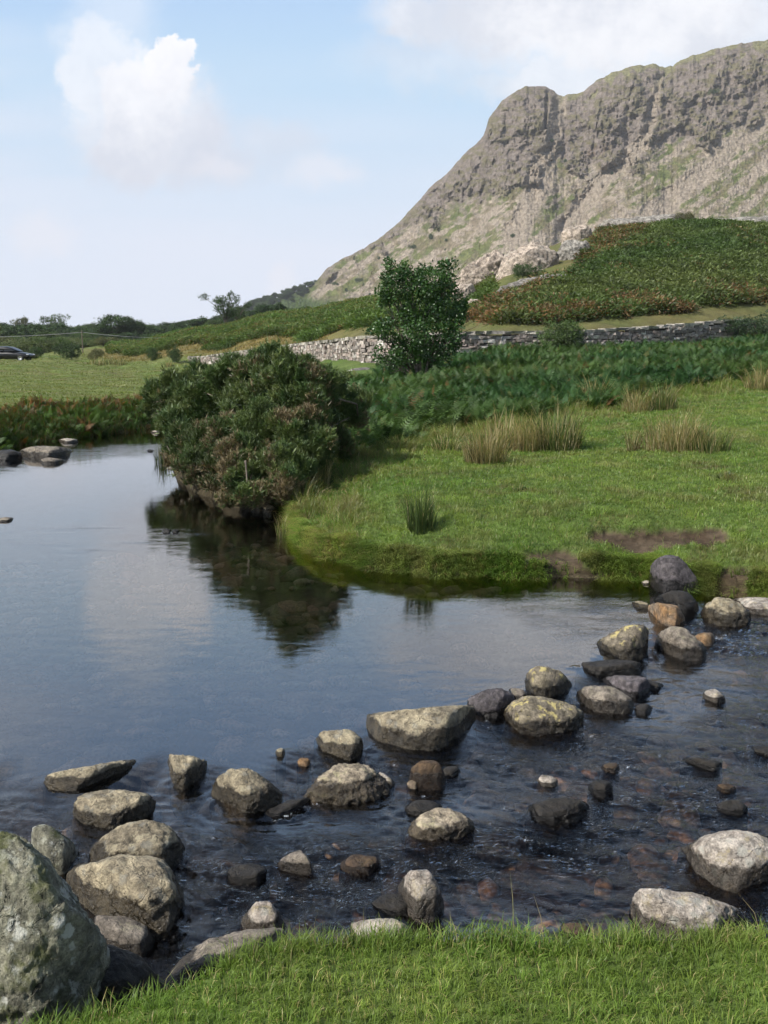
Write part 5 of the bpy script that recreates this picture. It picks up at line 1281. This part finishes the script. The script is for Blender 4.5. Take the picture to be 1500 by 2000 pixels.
# ------------------------------------------------------------------ dry stone wall
def stone_wall():
    P = []
    for i in range(len(WALL) - 1):
        for t in np.linspace(0, 1, 12, endpoint=False): P.append(WALL[i] * (1 - t) + WALL[i + 1] * t)
    P.append(WALL[-1]); P = np.array(P)
    s, _ = ray(P[:, 0], 690); xy = np.stack([s * P[:, 1], P[:, 1]], -1)
    seg = np.linalg.norm(np.diff(xy, axis=0), axis=1); L = np.concatenate([[0], np.cumsum(seg)])
    top_row = np.interp(P[:, 0], [372, 400, 455, 560, 640, 720, 800, 900, 1090, 1200, 1320, 1430, 1462], [699, 695, 687, 673, 664, 655, 650, 646, 645, 640, 632, 623, 624])
    e = ray(P[:, 0], top_row)[1]; ztop = EYE + e * P[:, 1]; gz = ground_z(xy[:, 0], xy[:, 1])
    ztop = np.maximum(ztop, gz + .45)
    def pos(l): return np.stack([np.interp(l, L, xy[:, 0]), np.interp(l, L, xy[:, 1])], -1)
    def nor(l):
        d = pos(l + .3) - pos(l - .3); d /= np.linalg.norm(d, axis=1, keepdims=True); return d, np.stack([d[:, 1], -d[:, 0]], -1)
    box = np.array([[x, y, z] for x in (-.5, .5) for y in (-.5, .5) for z in (-.5, .5)])
    bf = np.array([[0, 1, 3], [0, 3, 2], [4, 6, 7], [4, 7, 5], [0, 4, 5], [0, 5, 1], [2, 3, 7], [2, 7, 6], [0, 2, 6], [0, 6, 4], [1, 5, 7], [1, 7, 3]])
    root_p = pos(np.array([L[-1] * .5]))[0]; org = np.array([root_p[0], root_p[1], float(ground_z(root_p[0:1], root_p[1:2])[0])])
    root = tag(empty('stone_wall', org), 'long grey pink dry stone wall crossing behind the tree and bracken', 'wall')
    def stones(l, zc, lw, hh, th, off, jit, pal):
        n = len(l); d, nn = nor(l); p = pos(l)
        b = box[None] * (1 + rng.normal(0, jit, (n, 8, 3)))
        b = b * np.stack([lw, th, hh], -1)[:, None]
        c, s_ = rng.normal(0, .10, n), 0
        bx = b[..., 0] + c[:, None] * b[..., 2]; 
        w = np.empty_like(b)
        w[..., 0] = p[:, None, 0] + d[:, None, 0] * bx + nn[:, None, 0] * (b[..., 1] + off)
        w[..., 1] = p[:, None, 1] + d[:, None, 1] * bx + nn[:, None, 1] * (b[..., 1] + off)
        w[..., 2] = zc[:, None] + b[..., 2]
        F = (bf[None] + np.arange(n)[:, None, None] * 8).reshape(-1, 3)
        col = np.repeat(pick(pal, n) * rng.uniform(.7, 1.3, (n, 1)), 8, 0)
        return w.reshape(-1, 3) - org, F, col
    PAL = [(.36, .305, .265), (.29, .245, .22), (.42, .37, .33), (.23, .20, .18), (.52, .48, .44), (.33, .265, .235), (.19, .165, .15)]
    LW, ZC, HW, HH, OF, TH = [], [], [], [], [], []
    for side, off in ((1, .14), (-1, -.14)):
        z = 0.0; row = 0
        while z < 1.6:
            hh = rng.uniform(.09, .16); l = rng.uniform(0, .3)
            while l < L[-1]:
                w = np.clip(rng.lognormal(math.log(.22), .45), .09, .6); lc = l + w / 2
                g = np.interp(lc, L, gz) - .08; t = np.interp(lc, L, ztop) - .16; zc = g + z + hh / 2
                hole = abs(float(np.interp(lc, L, P[:, 0])) - 647) < 3.2 and .25 < z < .60 and side == 1
                if zc < t and not hole:
                    LW.append(lc); ZC.append(zc + rng.normal(0, .018)); HW.append(w * .97); HH.append(hh * rng.uniform(.82, 1.12)); OF.append(off); TH.append(rng.uniform(.2, .28))
                l += w
            z += hh; row += 1
    LW, ZC, HW, HH, OF, TH = map(np.array, (LW, ZC, HW, HH, OF, TH))
    res = []
    for off in (.14, -.14):
        k = OF == off; res.append(stones(LW[k], ZC[k], HW[k], HH[k], TH[k], off, .16, PAL))
    V, F, C = merge3(res)
    m, nt, out = new_mat('wall_stone')
    a = nt.n('ShaderNodeAttribute', attribute_name='Col'); tc = nt.n('ShaderNodeTexCoord')
    nz = nt.noise(tc.outputs['Object'], 9, 6, .65)
    c = nt.mixc(1.0, a.outputs['Color'], nt.step(nz, .3, .7, .6, 1.4), 'MULTIPLY')
    b = nt.n('ShaderNodeBump', {'Strength': .8, 'Distance': .05, 'Height': nz})
    pr = nt.n('ShaderNodeBsdfPrincipled', {'Base Color': c, 'Roughness': .9, 'Normal': b.outputs[0]}); nt.t.links.new(pr.outputs[0], out.inputs[0])
    link('stonework', build_mesh('stonework', V, F, m, C, None, False), root)
    # flat coping stones
    LC, WC = [], []; l = .1
    while l < L[-1] - .2:
        w = rng.uniform(.25, .7); LC.append(l + w / 2); WC.append(w * .98); l += w
    LC, WC = np.array(LC), np.array(WC); n = len(LC)
    V, F, C = stones(LC, np.interp(LC, L, ztop) - .085 + rng.normal(0, .012, n), WC, rng.uniform(.10, .15, n), rng.uniform(.50, .58, n), .0, .12, [(.32, .295, .25), (.38, .35, .30), (.26, .24, .21)])
    link('coping', build_mesh('coping', V, F, m, C, None, False), root)
    # dark packed core
    ll = np.arange(0, L[-1], .4); d, nn = nor(ll); p = pos(ll); zt = np.interp(ll, L, ztop) - .2; zb = np.interp(ll, L, gz) - .3
    ring = np.stack([np.concatenate([p + nn * .12, zb[:, None]], 1), np.concatenate([p + nn * .12, zt[:, None]], 1), np.concatenate([p - nn * .12, zt[:, None]], 1), np.concatenate([p - nn * .12, zb[:, None]], 1)], 1)
    V = ring.reshape(-1, 3) - org; n = len(ll)
    F = np.array([[i * 4 + j, i * 4 + (j + 1) % 4, (i + 1) * 4 + (j + 1) % 4, (i + 1) * 4 + j] for i in range(n - 1) for j in range(4)])
    link('core', build_mesh('core', V, F, plain('packed_wall_core', (.06, .05, .042), .95), None, None, False), root)
    # fallen low bit of rubble by the tree
    rock('low line of fallen wall stones at the foot of the tree', [(676, 726), (690, 719), (720, 716), (728, 722), (715, 728), (690, 729)], 'cragd', zw=1.2, Yf=38.5, cat='stones', name='fallen_stones')
stone_wall()

# ------------------------------------------------------------------ outcrops on the knoll
OG = 'rock outcrops on the knoll'
def outcrop(label, poly, Y, mat='crag', amp=.055, dr=.6, ridge=None, p=14):
    b = np.array(poly, float); c = at(b[:, 0].mean(), b[:, 1].max(), Y)
    o = rock(label, poly, mat, zw=float(c[2]), Yf=Y, dr=dr, amp=amp, ridge=ridge, p=p, sub=6, cat='outcrop', name='rock_outcrop', group=OG, deep=2.0, chips=14)
    return o
outcrop('large pink grey outcrop with a smooth sloping face on the knoll', [(972, 532), (985, 500), (1010, 478), (1045, 470), (1075, 480), (1094, 497), (1088, 508), (1050, 516), (1010, 526), (985, 538)], 76, amp=.05)
outcrop('broken outcrop stepping down left of the large pink grey outcrop', [(893, 552), (905, 528), (930, 510), (960, 492), (985, 488), (1000, 505), (985, 528), (950, 540), (915, 556)], 79, amp=.09)
outcrop('low long grey outcrop below the large pink grey outcrop', [(962, 572), (985, 556), (1030, 544), (1070, 536), (1108, 536), (1112, 545), (1080, 556), (1030, 566), (985, 578)], 67, 'cragd', .06)
outcrop('grey outcrop right of the large pink grey outcrop', [(1084, 500), (1092, 478), (1115, 470), (1145, 470), (1156, 480), (1148, 494), (1120, 502)], 78, 'cragd', .07)
outcrop('small pale outcrop on the left skyline of the knoll', [(1098, 456), (1108, 445), (1130, 439), (1155, 442), (1158, 452), (1130, 458)], 88, 'crag', .05)
outcrop('long grey rock rib on the skyline of the knoll', [(1160, 448), (1180, 432), (1230, 428), (1290, 420), (1335, 418), (1352, 432), (1320, 440), (1260, 442), (1200, 450)], 93, 'cragd', .06, dr=.35)
outcrop('grey rock rib at the right end of the knoll skyline', [(1340, 436), (1370, 426), (1430, 425), (1480, 428), (1530, 420), (1560, 436), (1480, 440), (1400, 440)], 95, 'cragd', .06, dr=.35)
outcrop('small pale outcrop above the wall at the left of the knoll', [(912, 590), (922, 584), (940, 584), (944, 592), (925, 596)], 66, 'crag', .06)
outcrop('small pale stone patch above the skyline grass of the knoll', [(1185, 474), (1195, 466), (1215, 462), (1225, 470), (1205, 477)], 84, 'cragd', .06)
outcrop('pale slab by the tree at the left foot of the knoll', [(884, 565), (900, 556), (925, 553), (930, 562), (905, 570)], 74, 'crag', .06)

# ------------------------------------------------------------------ the mountain
RIDGE = np.array([(380, 650), (430, 628), (470, 606), (520, 588), (555, 576), (585, 566), (607, 556), (618, 549), (625, 540), (640, 524), (655, 514), (680, 499), (705, 487), (740, 466), (770, 442), (800, 412), (830, 378), (852, 355), (880, 330), (905, 303), (925, 285), (944, 266), (950, 250), (955, 232), (966, 216), (980, 198), (1000, 181), (1025, 171), (1050, 167), (1068, 169), (1082, 176), (1090, 185), (1102, 187), (1118, 184), (1140, 178), (1152, 168), (1165, 158), (1180, 149), (1200, 141), (1225, 132), (1250, 126), (1275, 126), (1300, 131), (1315, 131), (1322, 122), (1345, 112), (1380, 100), (1420, 90), (1450, 84), (1475, 82), (1500, 78), (1600, 66), (1800, 60), (2100, 90), (2500, 180)], float)
def mountain():
    nu, nv, nb = 1150, 560, 40
    u = np.concatenate([np.linspace(380, 1600, 1000), np.linspace(1604, 2500, 150)])
    s, _ = ray(u, 640)
    eR = ray(u, np.interp(u, RIDGE[:, 0], RIDGE[:, 1]))[1]
    sR, _ = ray(u, np.interp(u, RIDGE[:, 0], RIDGE[:, 1]))
    v = np.linspace(0, 1, nv)
    jag = fbm(xyz(u / 26.0, 0, 3), 5, .6) * np.interp(u, [560, 640, 950, 1500], [1.2, 2.6, 3.2, 3.2])
    eR = ray(u, np.interp(u, RIDGE[:, 0], RIDGE[:, 1]) + jag)[1]
    U, Vv = np.meshgrid(u, v)
    eB = -2.5 / 380.0
    E = eB + (eR[None] - eB) * Vv
    # slope of sight at the ridge column follows the true pixel column for every height
    row = 1000 - FPX * np.tan(np.arctan(E) + PITCH)          # photo row near the centre
    S, _ = ray(U, row)
    tall = np.clip(eR / .27, .22, 1)[None]
    Yr = 930.0; Yb = Yr - (Yr - 470) * tall
    g = np.interp(Vv, [0, .5, .62, .9, 1.0], [0, .56, .66, .86, 1.0])
    Y = Yb + (Yr - Yb) * g
    p2 = np.stack([U / 60.0, row / 60.0, np.zeros_like(U)], -1).reshape(-1, 3)
    Uf, Rf = U.ravel(), row.ravel()
    n1 = fbm(p2 * 1.1, 4).reshape(U.shape); n2 = fbm(p2 * 3.1 + 7, 4).reshape(U.shape)
    # crag zone between the ridge and an uneven foot
    ridge_row = np.interp(u, RIDGE[:, 0], RIDGE[:, 1])[None]
    foot = np.interp(u, [600, 640, 740, 800, 850, 900, 940, 985, 1030, 1060, 1085, 1110, 1160, 1200, 1240, 1275, 1300, 1340, 1400, 1450, 1500, 1600, 2500], [556, 538, 478, 446, 428, 410, 396, 372, 345, 322, 300, 326, 340, 338, 330, 300, 285, 290, 270, 250, 232, 215, 330])[None]
    fz = row - (foot + n1 * 26 + n2 * 14)
    crag = sstep(10, -14, fz) 
    top_grass = sstep(13, 2, row - ridge_row + n2 * 30) * sstep(1085, 1110, U)
    # gullies (pixel polylines) push the face back and carry scree
    gul = np.zeros_like(U); screeg = np.zeros_like(U)
    def near(line, w0, w1):
        L = np.array(line, float); best = np.full(U.shape, 9e9)
        for i in range(len(L) - 1):
            a, b = L[i], L[i + 1]; d = b - a; t = np.clip(((U - a[0]) * d[0] + (row - a[1]) * d[1]) / (d @ d), 0, 1)
            ww = w0 + (w1 - w0) * (i + t) / (len(L) - 1)
            best = np.minimum(best, np.hypot(U - a[0] - t * d[0], row - a[1] - t * d[1]) / ww)
        return best
    warp = n2 * .35
    G = [([(1096, 184), (1088, 215), (1078, 260), (1072, 300), (1062, 335), (1045, 375), (1025, 420), (1010, 455)], 15, 30, .35, 1), ([(1288, 150), (1282, 185), (1270, 235), (1255, 280), (1225, 310), (1180, 350), (1140, 400), (1110, 440)], 8, 24, .8, 1),
         ([(1310, 132), (1296, 165), (1284, 190)], 9, 7, .7, 0), ([(1070, 180), (1068, 215), (1064, 255)], 5, 4, .9, 0), ([(1515, 225), (1440, 285), (1375, 330), (1310, 385), (1270, 430)], 8, 30, .25, 1), ([(1370, 130), (1362, 180), (1350, 230), (1330, 270)], 5, 7, .5, 0),
         ([(1440, 105), (1425, 160), (1405, 210)], 5, 6, .5, 0), ([(1000, 200), (985, 260), (965, 320), (940, 380)], 4, 8, .45, 0), ([(960, 260), (945, 300), (925, 345), (900, 395)], 4, 7, .45, 0), ([(1180, 170), (1172, 220), (1160, 290), (1150, 335)], 4, 6, .45, 0),
         ([(1240, 160), (1225, 215), (1215, 280)], 4, 6, .45, 0), ([(1110, 200), (1104, 260), (1100, 310)], 4, 5, .4, 0), ([(880, 345), (862, 385), (840, 425)], 4, 7, .4, 0), ([(690, 510), (650, 545), (620, 580)], 4, 8, .2, 1), ([(1480, 130), (1470, 190), (1460, 240)], 5, 6, .5, 0)]
    for line, w0, w1, k, sc in G:
        d = near(line, w0, w1) + warp
        gul = np.maximum(gul, k * (1.0 if sc or k > .8 else .55) * np.clip(.75 + 1.1 * n1, .1, 1.25) * sstep(1.3, .2, d + .35 * n1))
        if sc: screeg = np.maximum(screeg, sstep(1.15, .75, d))
    # buttress relief: vertical ribs and ledges
    pr = np.stack([(U + (row - 300) * .30) / 13.0, row / 34.0, np.zeros_like(U)], -1).reshape(-1, 3)
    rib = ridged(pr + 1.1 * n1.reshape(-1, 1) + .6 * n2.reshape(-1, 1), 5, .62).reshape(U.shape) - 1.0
    pl = np.stack([U / 70.0, (row + U * .25) / 9.0, np.ones_like(U)], -1).reshape(-1, 3)
    led = ridged(pl, 4, .55).reshape(U.shape) - 1.0
    pf = np.stack([U / 4.2, row / 6.5, np.zeros_like(U)], -1).reshape(-1, 3)
    fine = fbm(pf, 3).reshape(U.shape)
    rel = crag * (1.7 * rib * np.clip(.5 + 1.4 * n1, .1, 1.4) + .8 * led + .8 * fine + 12.0 * n1 + 5.5 * n2) + (1 - crag) * (1.6 * n2 + .5 * fine + 4.0 * n1)
    fade = sstep(0, .05, 1 - Vv) * .9 + .1
    Y = Y - rel * fade + gul * 16 * fade
    X = S * Y; Z = EYE + E * Y + (crag * 1.6 * led + (1 - crag) * .5 * fine) * fade
    # back side falls away behind the ridge
    t = np.linspace(0, 1, nb + 1)[1:, None]
    Xb = S[-1][None] * (Y[-1][None] + t * 700); Ybk = Y[-1][None] + t * 700; Zb = Z[-1][None] * (1 - .9 * t ** 1.2) - 8 * t
    V = np.concatenate([np.stack([X, Y, Z], -1).reshape(-1, 3), np.stack([Xb, Ybk, Zb], -1).reshape(-1, 3)])
    # colours: rock, scree, turf, heather
    pd = np.stack([(U * .55 + row * .83) / 120.0, (U * -.83 + row * .55) / 14.0, np.zeros_like(U)], -1)      # streaks down the fall line
    pd = np.stack([(U * .80 - row * .60) / 130.0, (U * .60 + row * .80) / 17.0, np.full_like(U, 4.0)], -1).reshape(-1, 3)
    st = fbm(pd + .25 * n1.reshape(-1, 1), 5, .6).reshape(U.shape)
    blot = fbm(np.stack([U / 20.0, row / 9.0, np.full_like(U, 2.)], -1).reshape(-1, 3), 4, .6).reshape(U.shape)
    scree = mix((.34, .285, .225), (.25, .21, .165), np.clip(.5 + fine * .9, 0, 1))
    turf = mix((.145, .155, .058), (.085, .105, .035), np.clip(.5 + blot, 0, 1))
    heath = mix((.135, .105, .07), (.17, .145, .085), np.clip(.5 + blot, 0, 1))
    c = mix(scree, turf, sstep(-.08, .30, st + .35 * blot + .25 * sstep(1000, 640, U) + .18 * sstep(1250, 1500, U) * sstep(330, 400, row)))
    c = mix(c, heath, sstep(-.02, .4, fbm(p2 * 1.7 + 31, 4).reshape(U.shape) + .45 * blot - .05) * .7)
    outc = sstep(.28, .5, fbm(p2 * 2.3 + 50, 4, .6).reshape(U.shape) + .3 * fine)
    rockc = mix((.27, .23, .19), (.175, .148, .122), np.clip(.5 + .8 * blot + .3 * fine, 0, 1))
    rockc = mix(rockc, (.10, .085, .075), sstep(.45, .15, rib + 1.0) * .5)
    rockc = mix(rockc, (.32, .28, .225), np.clip(.4 * fine + .3 * n2, 0, .6))
    rockc = mix(rockc, (.19, .175, .085), sstep(.0, .5, blot + led * .4 + .5 * n1) * .7)
    rockc = mix(rockc, (.20, .11, .06), np.clip(sstep(24, 6, np.hypot((U - 1165) / 1.6, (row - 295) * 1.6 + (U - 1165) * .35)), 0, 1) * .55 * np.clip(.5 + blot, 0, 1))
    c = mix(c, rockc * .95, outc * .8)
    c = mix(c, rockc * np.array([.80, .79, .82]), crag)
    c = mix(c, scree * .95, screeg * (1 - .35 * np.clip(blot, 0, 1)))
    c = mix(c, (.20, .195, .095), np.clip(top_grass + .7 * sstep(.0, .9, gul) * sstep(60, 20, row - ridge_row) * (U > 1085), 0, 1) * .8)
    low = sstep(640, 560, U) * 1.0; c = mix(c, (.058, .085, .03), np.clip(low + sstep(575, 600, row) * sstep(760, 700, U), 0, 1))
    cb = np.repeat(np.array([[.15, .15, .08]]), nb * nu, 0)
    C = np.concatenate([c.reshape(-1, 3), cb])
    m, nt, out = new_mat('mountain_rock_and_scree')
    a = nt.n('ShaderNodeAttribute', attribute_name='Col'); g_ = nt.n('ShaderNodeNewGeometry')
    nz = nt.noise(g_.outputs['Position'], .35, 5, .7)
    cc = nt.mixc(1.0, a.outputs['Color'], nt.step(nz, .28, .72, .6, 1.4), 'MULTIPLY')
    b = nt.n('ShaderNodeBump', {'Strength': .9, 'Distance': 2.0, 'Height': nz})
    pp = nt.n('ShaderNodeBsdfPrincipled', {'Base Color': cc, 'Roughness': .95, 'Specular IOR Level': .1, 'Normal': b.outputs[0]}); nt.t.links.new(pp.outputs[0], out.inputs[0])
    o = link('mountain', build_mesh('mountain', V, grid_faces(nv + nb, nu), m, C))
    tag(o, 'craggy mountain with grey buttresses above pinkish scree', 'mountain', kind='structure')
    # lone shrubs dotted on the scree and trees on the far low ridge
    def on_face(px, py):
        j = int(np.argmin(np.abs(u - px))); i = int(np.argmin(np.abs(row[:, j] - py))); return V[i * nu + j]
    for k, (px, py, r_) in enumerate([(652, 555, 3.2), (660, 556, 2.2), (675, 568, 3), (700, 549, 4), (722, 575, 2.5), (842, 466, 4.5), (806, 484, 4), (872, 470, 2.6), (870, 488, 2), (1392, 184, 5), (1372, 272, 3), (1104, 316, 3), (1076, 278, 3), (1042, 360, 4), (1375, 245, 3), (616, 550, 3), (740, 505, 3), (1196, 340, 2.5), (1002, 462, 3)]):
        q = on_face(px, py)
        kd = ('scrub', 'dark', k % 3)
        rt = tag(empty('shrub', q - np.array([0, 0, 1.0])), 'small dark shrub dotted on the mountain scree' if py > 330 else 'small dark shrub clinging to the mountain crag', 'shrub', 'shrubs on the mountain')
        rt.scale = (r_ * 1.1, r_ * 1.1, r_ * 1.2); rt.rotation_euler = (0, 0, k)
        link('trunk', PROTO[kd][1], rt); link('crown', PROTO[kd][0], rt)
    for k, px in enumerate(np.concatenate([np.linspace(446, 608, 26), rng.uniform(446, 600, 34)])):
        q = on_face(px, np.interp(px, RIDGE[:, 0], RIDGE[:, 1]) + (1.5 if k < 26 else rng.uniform(4, 16))); kd = [('round', 'dark', 0), ('round', 'mid', 1), ('tall', 'blue', 2)][k % 3]
        if kd not in PROTO: kd = next(iter(PROTO))
        rt = tag(empty('tree', q - np.array([0, 0, 1.2])), 'tiny hazy tree on the far low ridge under the mountain', 'tree', 'hazy trees on the far ridge')
        h = rng.uniform(4, 8.5); rt.scale = (h * 1.3, h * 1.3, h); rt.rotation_euler = (0, 0, k * 1.3)
        link('trunk', PROTO[kd][1], rt); link('crown', PROTO[kd][0], rt)
mountain()

# ------------------------------------------------------------------ parked car, cropped by the left edge
def car():
    Y = 98.0
    pr = at(66, 702, Y); front_x = pr[0]
    ctr = np.array([front_x - 2.25, Y, 0]); ctr[2] = float(at(20, 706, Y)[2])
    root = tag(empty('parked_car', ctr, R(-6)), 'black hatchback parked beyond the meadow at the left edge', 'car')
    paint = plain('black_car_paint', (.006, .006, .007), .3, .0, .1, 3, coat=.15); glass = plain('dark_car_glass', (.02, .024, .028), .05, 0, .05)
    tyre = plain('tyre_rubber', (.02, .02, .02), .85); rim = plain('alloy_rim', (.5, .5, .52), .35, .9); red = plain('red_tail_light', (.45, .015, .015), .2, coat=.5); clear = plain('clear_headlight', (.75, .78, .8), .1)
    def loft(sections, mat, name, parent):
        """sections: (x, [(y, z)...]) symmetric rings"""
        V, F = [], []; n = None
        for x, ring in sections:
            full = ring + [(-y, z) for y, z in reversed(ring)]
            n = len(full); V += [(x, y, z) for y, z in full]
        for i in range(len(sections) - 1):
            for j in range(n):
                a, b = i * n + j, i * n + (j + 1) % n; F += [(a, b, b + n), (a, b + n, a + n)]
        for base in (0, (len(sections) - 1) * n):
            F += [(base, base + j, base + j + 1) for j in range(1, n - 1)]
        me = build_mesh(name, V, np.array(F), mat)
        o = link(name, me, parent); md = o.modifiers.new('bevel', 'SUBSURF'); md.levels = md.render_levels = 1
        return o
    def ring(w, z0, z1, tw): return [(w * .94, z0), (w, z0 + (z1 - z0) * .35), (w, z0 + (z1 - z0) * .7), (tw, z1)]
    loft([(-2.22, ring(.78, .42, .88, .70)), (-2.15, ring(.86, .32, 1.0, .76)), (-1.7, ring(.89, .25, 1.02, .80)), (-.8, ring(.90, .22, 1.0, .82)), (.4, ring(.90, .22, .98, .82)), (1.1, ring(.89, .24, .93, .78)), (1.8, ring(.86, .28, .82, .72)), (2.15, ring(.78, .34, .70, .6)), (2.25, ring(.65, .40, .62, .5))], paint, 'body', root)
    loft([(-2.0, ring(.74, .95, 1.12, .66)), (-1.75, ring(.76, .95, 1.36, .60)), (-1.1, ring(.78, .95, 1.47, .60)), (-.3, ring(.78, .95, 1.48, .60)), (.35, ring(.78, .94, 1.40, .60)), (1.05, ring(.74, .90, .99, .66))], paint, 'roof', root)
    def pane(pts, name='window'):
        P = np.array(pts); n = len(P); d = np.cross(P[1] - P[0], P[2] - P[0]); d /= np.linalg.norm(d)
        V = np.concatenate([P + d * .012, P - d * .012]); F = [(0, i, i + 1) for i in range(1, n - 1)] + [(n, n + i + 1, n + i) for i in range(1, n - 1)]
        for i in range(n): j = (i + 1) % n; F += [(i, n + i, n + j), (i, n + j, j)]
        link(name, build_mesh(name, V, np.array(F), glass, None, None, False), root)
    for sy in (-1, 1):
        pane([(-.25, sy * .80, 1.0), (.78, sy * .80, .99), (.30, sy * .665, 1.35), (-.25, sy * .635, 1.40)])
        pane([(-1.25, sy * .80, 1.0), (-.33, sy * .80, 1.0), (-.33, sy * .635, 1.40), (-1.1, sy * .64, 1.38)])
        pane([(-1.75, sy * .79, 1.03), (-1.33, sy * .80, 1.02), (-1.2, sy * .655, 1.34), (-1.6, sy * .67, 1.28)])
        tl = loft([(-2.24, [(.10, -.10), (.12, 0), (.10, .12), (.0, .12)]), (-2.0, [(.10, -.06), (.12, 0), (.10, .10), (.0, .10)])], red, 'tail_light', root); tl.location = (0, sy * .76, .88)
        hl = loft([(1.95, [(.09, -.06), (.12, 0), (.08, .07), (.0, .07)]), (2.2, [(.05, -.04), (.08, 0), (.05, .05), (.0, .05)])], clear, 'headlight', root); hl.location = (0, sy * .66, .66)
        mr = loft([(.55, [(.05, -.05), (.09, 0), (.05, .07), (.0, .07)]), (.75, [(.03, -.03), (.06, 0), (.03, .04), (.0, .04)])], paint, 'mirror', root); mr.location = (0, sy * .95, 1.02)
        for wx in (-1.35, 1.4):
            a = np.linspace(0, 2 * np.pi, 28, endpoint=False)
            def disc(prof, nm, mat, par):
                V, F = [], []; k = len(prof)
                for q in a: V += [(r_ * math.cos(q), y_, r_ * math.sin(q)) for y_, r_ in prof]
                for i in range(28):
                    for j in range(k - 1):
                        p0, p1 = i * k + j, ((i + 1) % 28) * k + j; F += [(p0, p1, p1 + 1), (p0, p1 + 1, p0 + 1)]
                return link(nm, build_mesh(nm, V, np.array(F), mat), par)
            wh = disc([(-.10, .20), (-.11, .30), (-.06, .325), (.06, .325), (.11, .30), (.10, .20)], 'wheel', tyre, root); wh.location = (wx, sy * .82, .325)
            disc([(-.06 * sy, .0), (.09 * sy, .03), (.07 * sy, .12), (.10 * sy, .205)], 'rim', rim, wh)
car()

# ------------------------------------------------------------------ power line over the scrub
def power_line():
    wood = plain('weathered_pole_wood', (.16, .13, .10), .9, var=.3); met = plain('grey_wire', (.35, .35, .36), .5)
    Y = 128.0; pts = [(-260, 655), (160, 651), (330, 656), (470, 658)]
    tops = []
    for k, (px, py) in enumerate(pts[:2] + pts[3:]):
        p = at(px, py - 2, Y); z0 = float(ground_z(p[0:1], p[1:2])[0]); h = p[2] - z0; tops.append(p)
        root = tag(empty('utility_pole', (p[0], p[1], z0)), ['wooden pole carrying the wire beyond the left frame edge', 'small wooden pole of the power line in front of the scrub', 'wooden pole of the power line lost in the trees'][k], 'pole', 'poles of the power line')
        V, F = tube([(0, 0, -.3), (0, 0, h * .5), (0, 0, h + .25)], [.075, .07, .06], 8); link('post', build_mesh('post', V, F, wood), root)
        V, F = tube([(-.1, -.7, h), (0, 0, h), (.1, .7, h)], [.03, .03, .03], 6); link('crossarm', build_mesh('crossarm', V, F, wood), root)
    T = []
    for i in range(len(tops) - 1):
        t = np.linspace(0, 1, 14)[:, None]; q = tops[i] * (1 - t) + tops[i + 1] * t
        for dy in (-.6, .6):
            w = q.copy(); w[:, 1] += dy; w[:, 2] -= (4 * t * (1 - t))[:, 0] * .5; T.append(tube(w, np.full(14, .011), 5))
    V, F = join(T); o = tops[1]; tag(link('overhead_wire', build_mesh('overhead_wire', V - o, F, met), None, o), 'thin grey overhead wire crossing in front of the far scrub', 'wire')
power_line()
# ------------------------------------------------------------------ air
def haze():
    m, nt, out = new_mat('pale_air')
    v = nt.n('ShaderNodeVolumePrincipled', {'Color': (.90, .93, .98), 'Density': .00016, 'Anisotropy': .0})
    nt.t.links.new(v.outputs[0], out.inputs['Volume'])
    x0, x1, y0, y1, z0, z1 = -1960, 1960, -1960, 1960, -60, 360
    V = [(x, y, z) for x in (x0, x1) for y in (y0, y1) for z in (z0, z1)]
    F = np.array([[0, 1, 3, 2], [4, 6, 7, 5], [0, 4, 5, 1], [2, 3, 7, 6], [0, 2, 6, 4], [1, 5, 7, 3]])
    tag(link('haze', build_mesh('haze', V, F, m, None, None, False)), 'thin pale summer haze lying over the valley', 'haze', kind='stuff')
haze()
